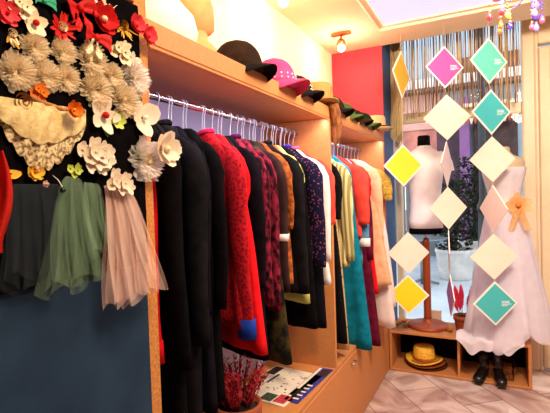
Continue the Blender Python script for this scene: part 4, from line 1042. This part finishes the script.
STONE = M('white_planter', '#d4d0c8', '#b8b4ac', rough=.9, scale=5, bump=.3)
BUSH = fab('dark_foliage', '#2c3a2a', '#161e18', rough=.9, scale=20)
def planter(px, py, y, r, h, label, bh, bw, seed):
    p = fp(px, py, y); p.z = -.01
    t = thing('stone_planter', label, 'planter', p, group='white planters in the street')
    MB().lathe([(r*.80, 0), (r*.84, .02), (r*.95, h*.5), (r, h*.86), (r*1.05, h*.9), (r*1.05, h), (r*.9, h), (r*.86, h*.85)], n=28).build('tub', STONE, t)
    MB().lathe([(r*.87, h*.86), (.001, h*.88)], n=20, cap0=False).build('soil', SOIL, t)
    rr_ = random.Random(seed)
    for k in range(5): chain([(rr_.uniform(-.05, .05), rr_.uniform(-.05, .05), h*.85), (rr_.uniform(-.1, .1), rr_.uniform(-.1, .1), h+bh*.4), (bw*rr_.uniform(-.6, .6), bw*rr_.uniform(-.6, .6), h+bh*.8)], [.02, .014, .006], 'branch', fab('bark', '#2c2018', '#1c1410'), t, n=6)
    mb = MB()
    for k in range(900):
        a = rr_.random()*6.28; q = rr_.random()**.5; zz = rr_.random()
        w_ = bw*(.35+.65*math.sin(PI*(.12+.8*zz)))
        c = Vector((w_*q*math.cos(a), w_*q*math.sin(a), h*.95+bh*zz)); d = Vector((rr_.uniform(-1, 1), rr_.uniform(-1, 1), rr_.uniform(-.6, .8))).normalized()*.09
        sd = d.cross(Vector((rr_.random()-.5, rr_.random()-.5, 1))).normalized()*.03
        mb.add([c, c+d*.5+sd, c+d, c+d*.5-sd], [(0, 1, 2, 3)], False)
    mb.build('foliage', BUSH, t)
planter(455, 258, 7.9, .30, .50, 'white stone planter with dark bush across the street, nearer one', 1.15, .42, 1)
planter(474, 255, 8.6, .26, .58, 'white stone planter standing behind the nearer one', 1.5, .36, 2)
# dark slim statue-like street bollard and cafe table outside
t = thing('street_lamp_post', 'black lamp post base outside, left of the gauze dress', 'lamp post', (fp(484, 250, 6.2).x, 6.2, -.01))
IRON = M('black_iron', '#121014', rough=.4, bump=.05)
MB().lathe([(.13, 0), (.13, .10), (.10, .14), (.085, .5), (.095, .52), (.095, .60), (.07, .66), (.06, 1.2)], n=24).build('base', IRON, t)
MB().lathe([(.06, 1.2), (.075, 1.22), (.075, 1.28), (.045, 1.34), (.042, 3.6)], n=20).build('column', IRON, t)
MB().lathe([(.02, 3.6), (.12, 3.7), (.16, 4.0), (.02, 4.1)], n=16).build('lantern', IRON, t)
tb = thing('cafe_table', 'grey metal cafe table outside, behind the wooden post', 'table', (fp(422, 258, 7.2).x, 7.2, -.01))
GM = M('grey_metal', '#7c8488', rough=.4, metal=.5, bump=0)
MB().lathe([(.36, .72), (.37, .73), (.37, .745), (.36, .75), (.001, .75)], n=32).build('tabletop', GM, tb)
MB().tube([(0, 0, .02), (0, 0, .72)], .03, 10).build('column', GM, tb)
for k in range(4): MB().tube([(0, 0, .09), (.26*math.cos(k*PI/2+.5), .26*math.sin(k*PI/2+.5), .015)], .02, 8).build('leg', GM, tb)
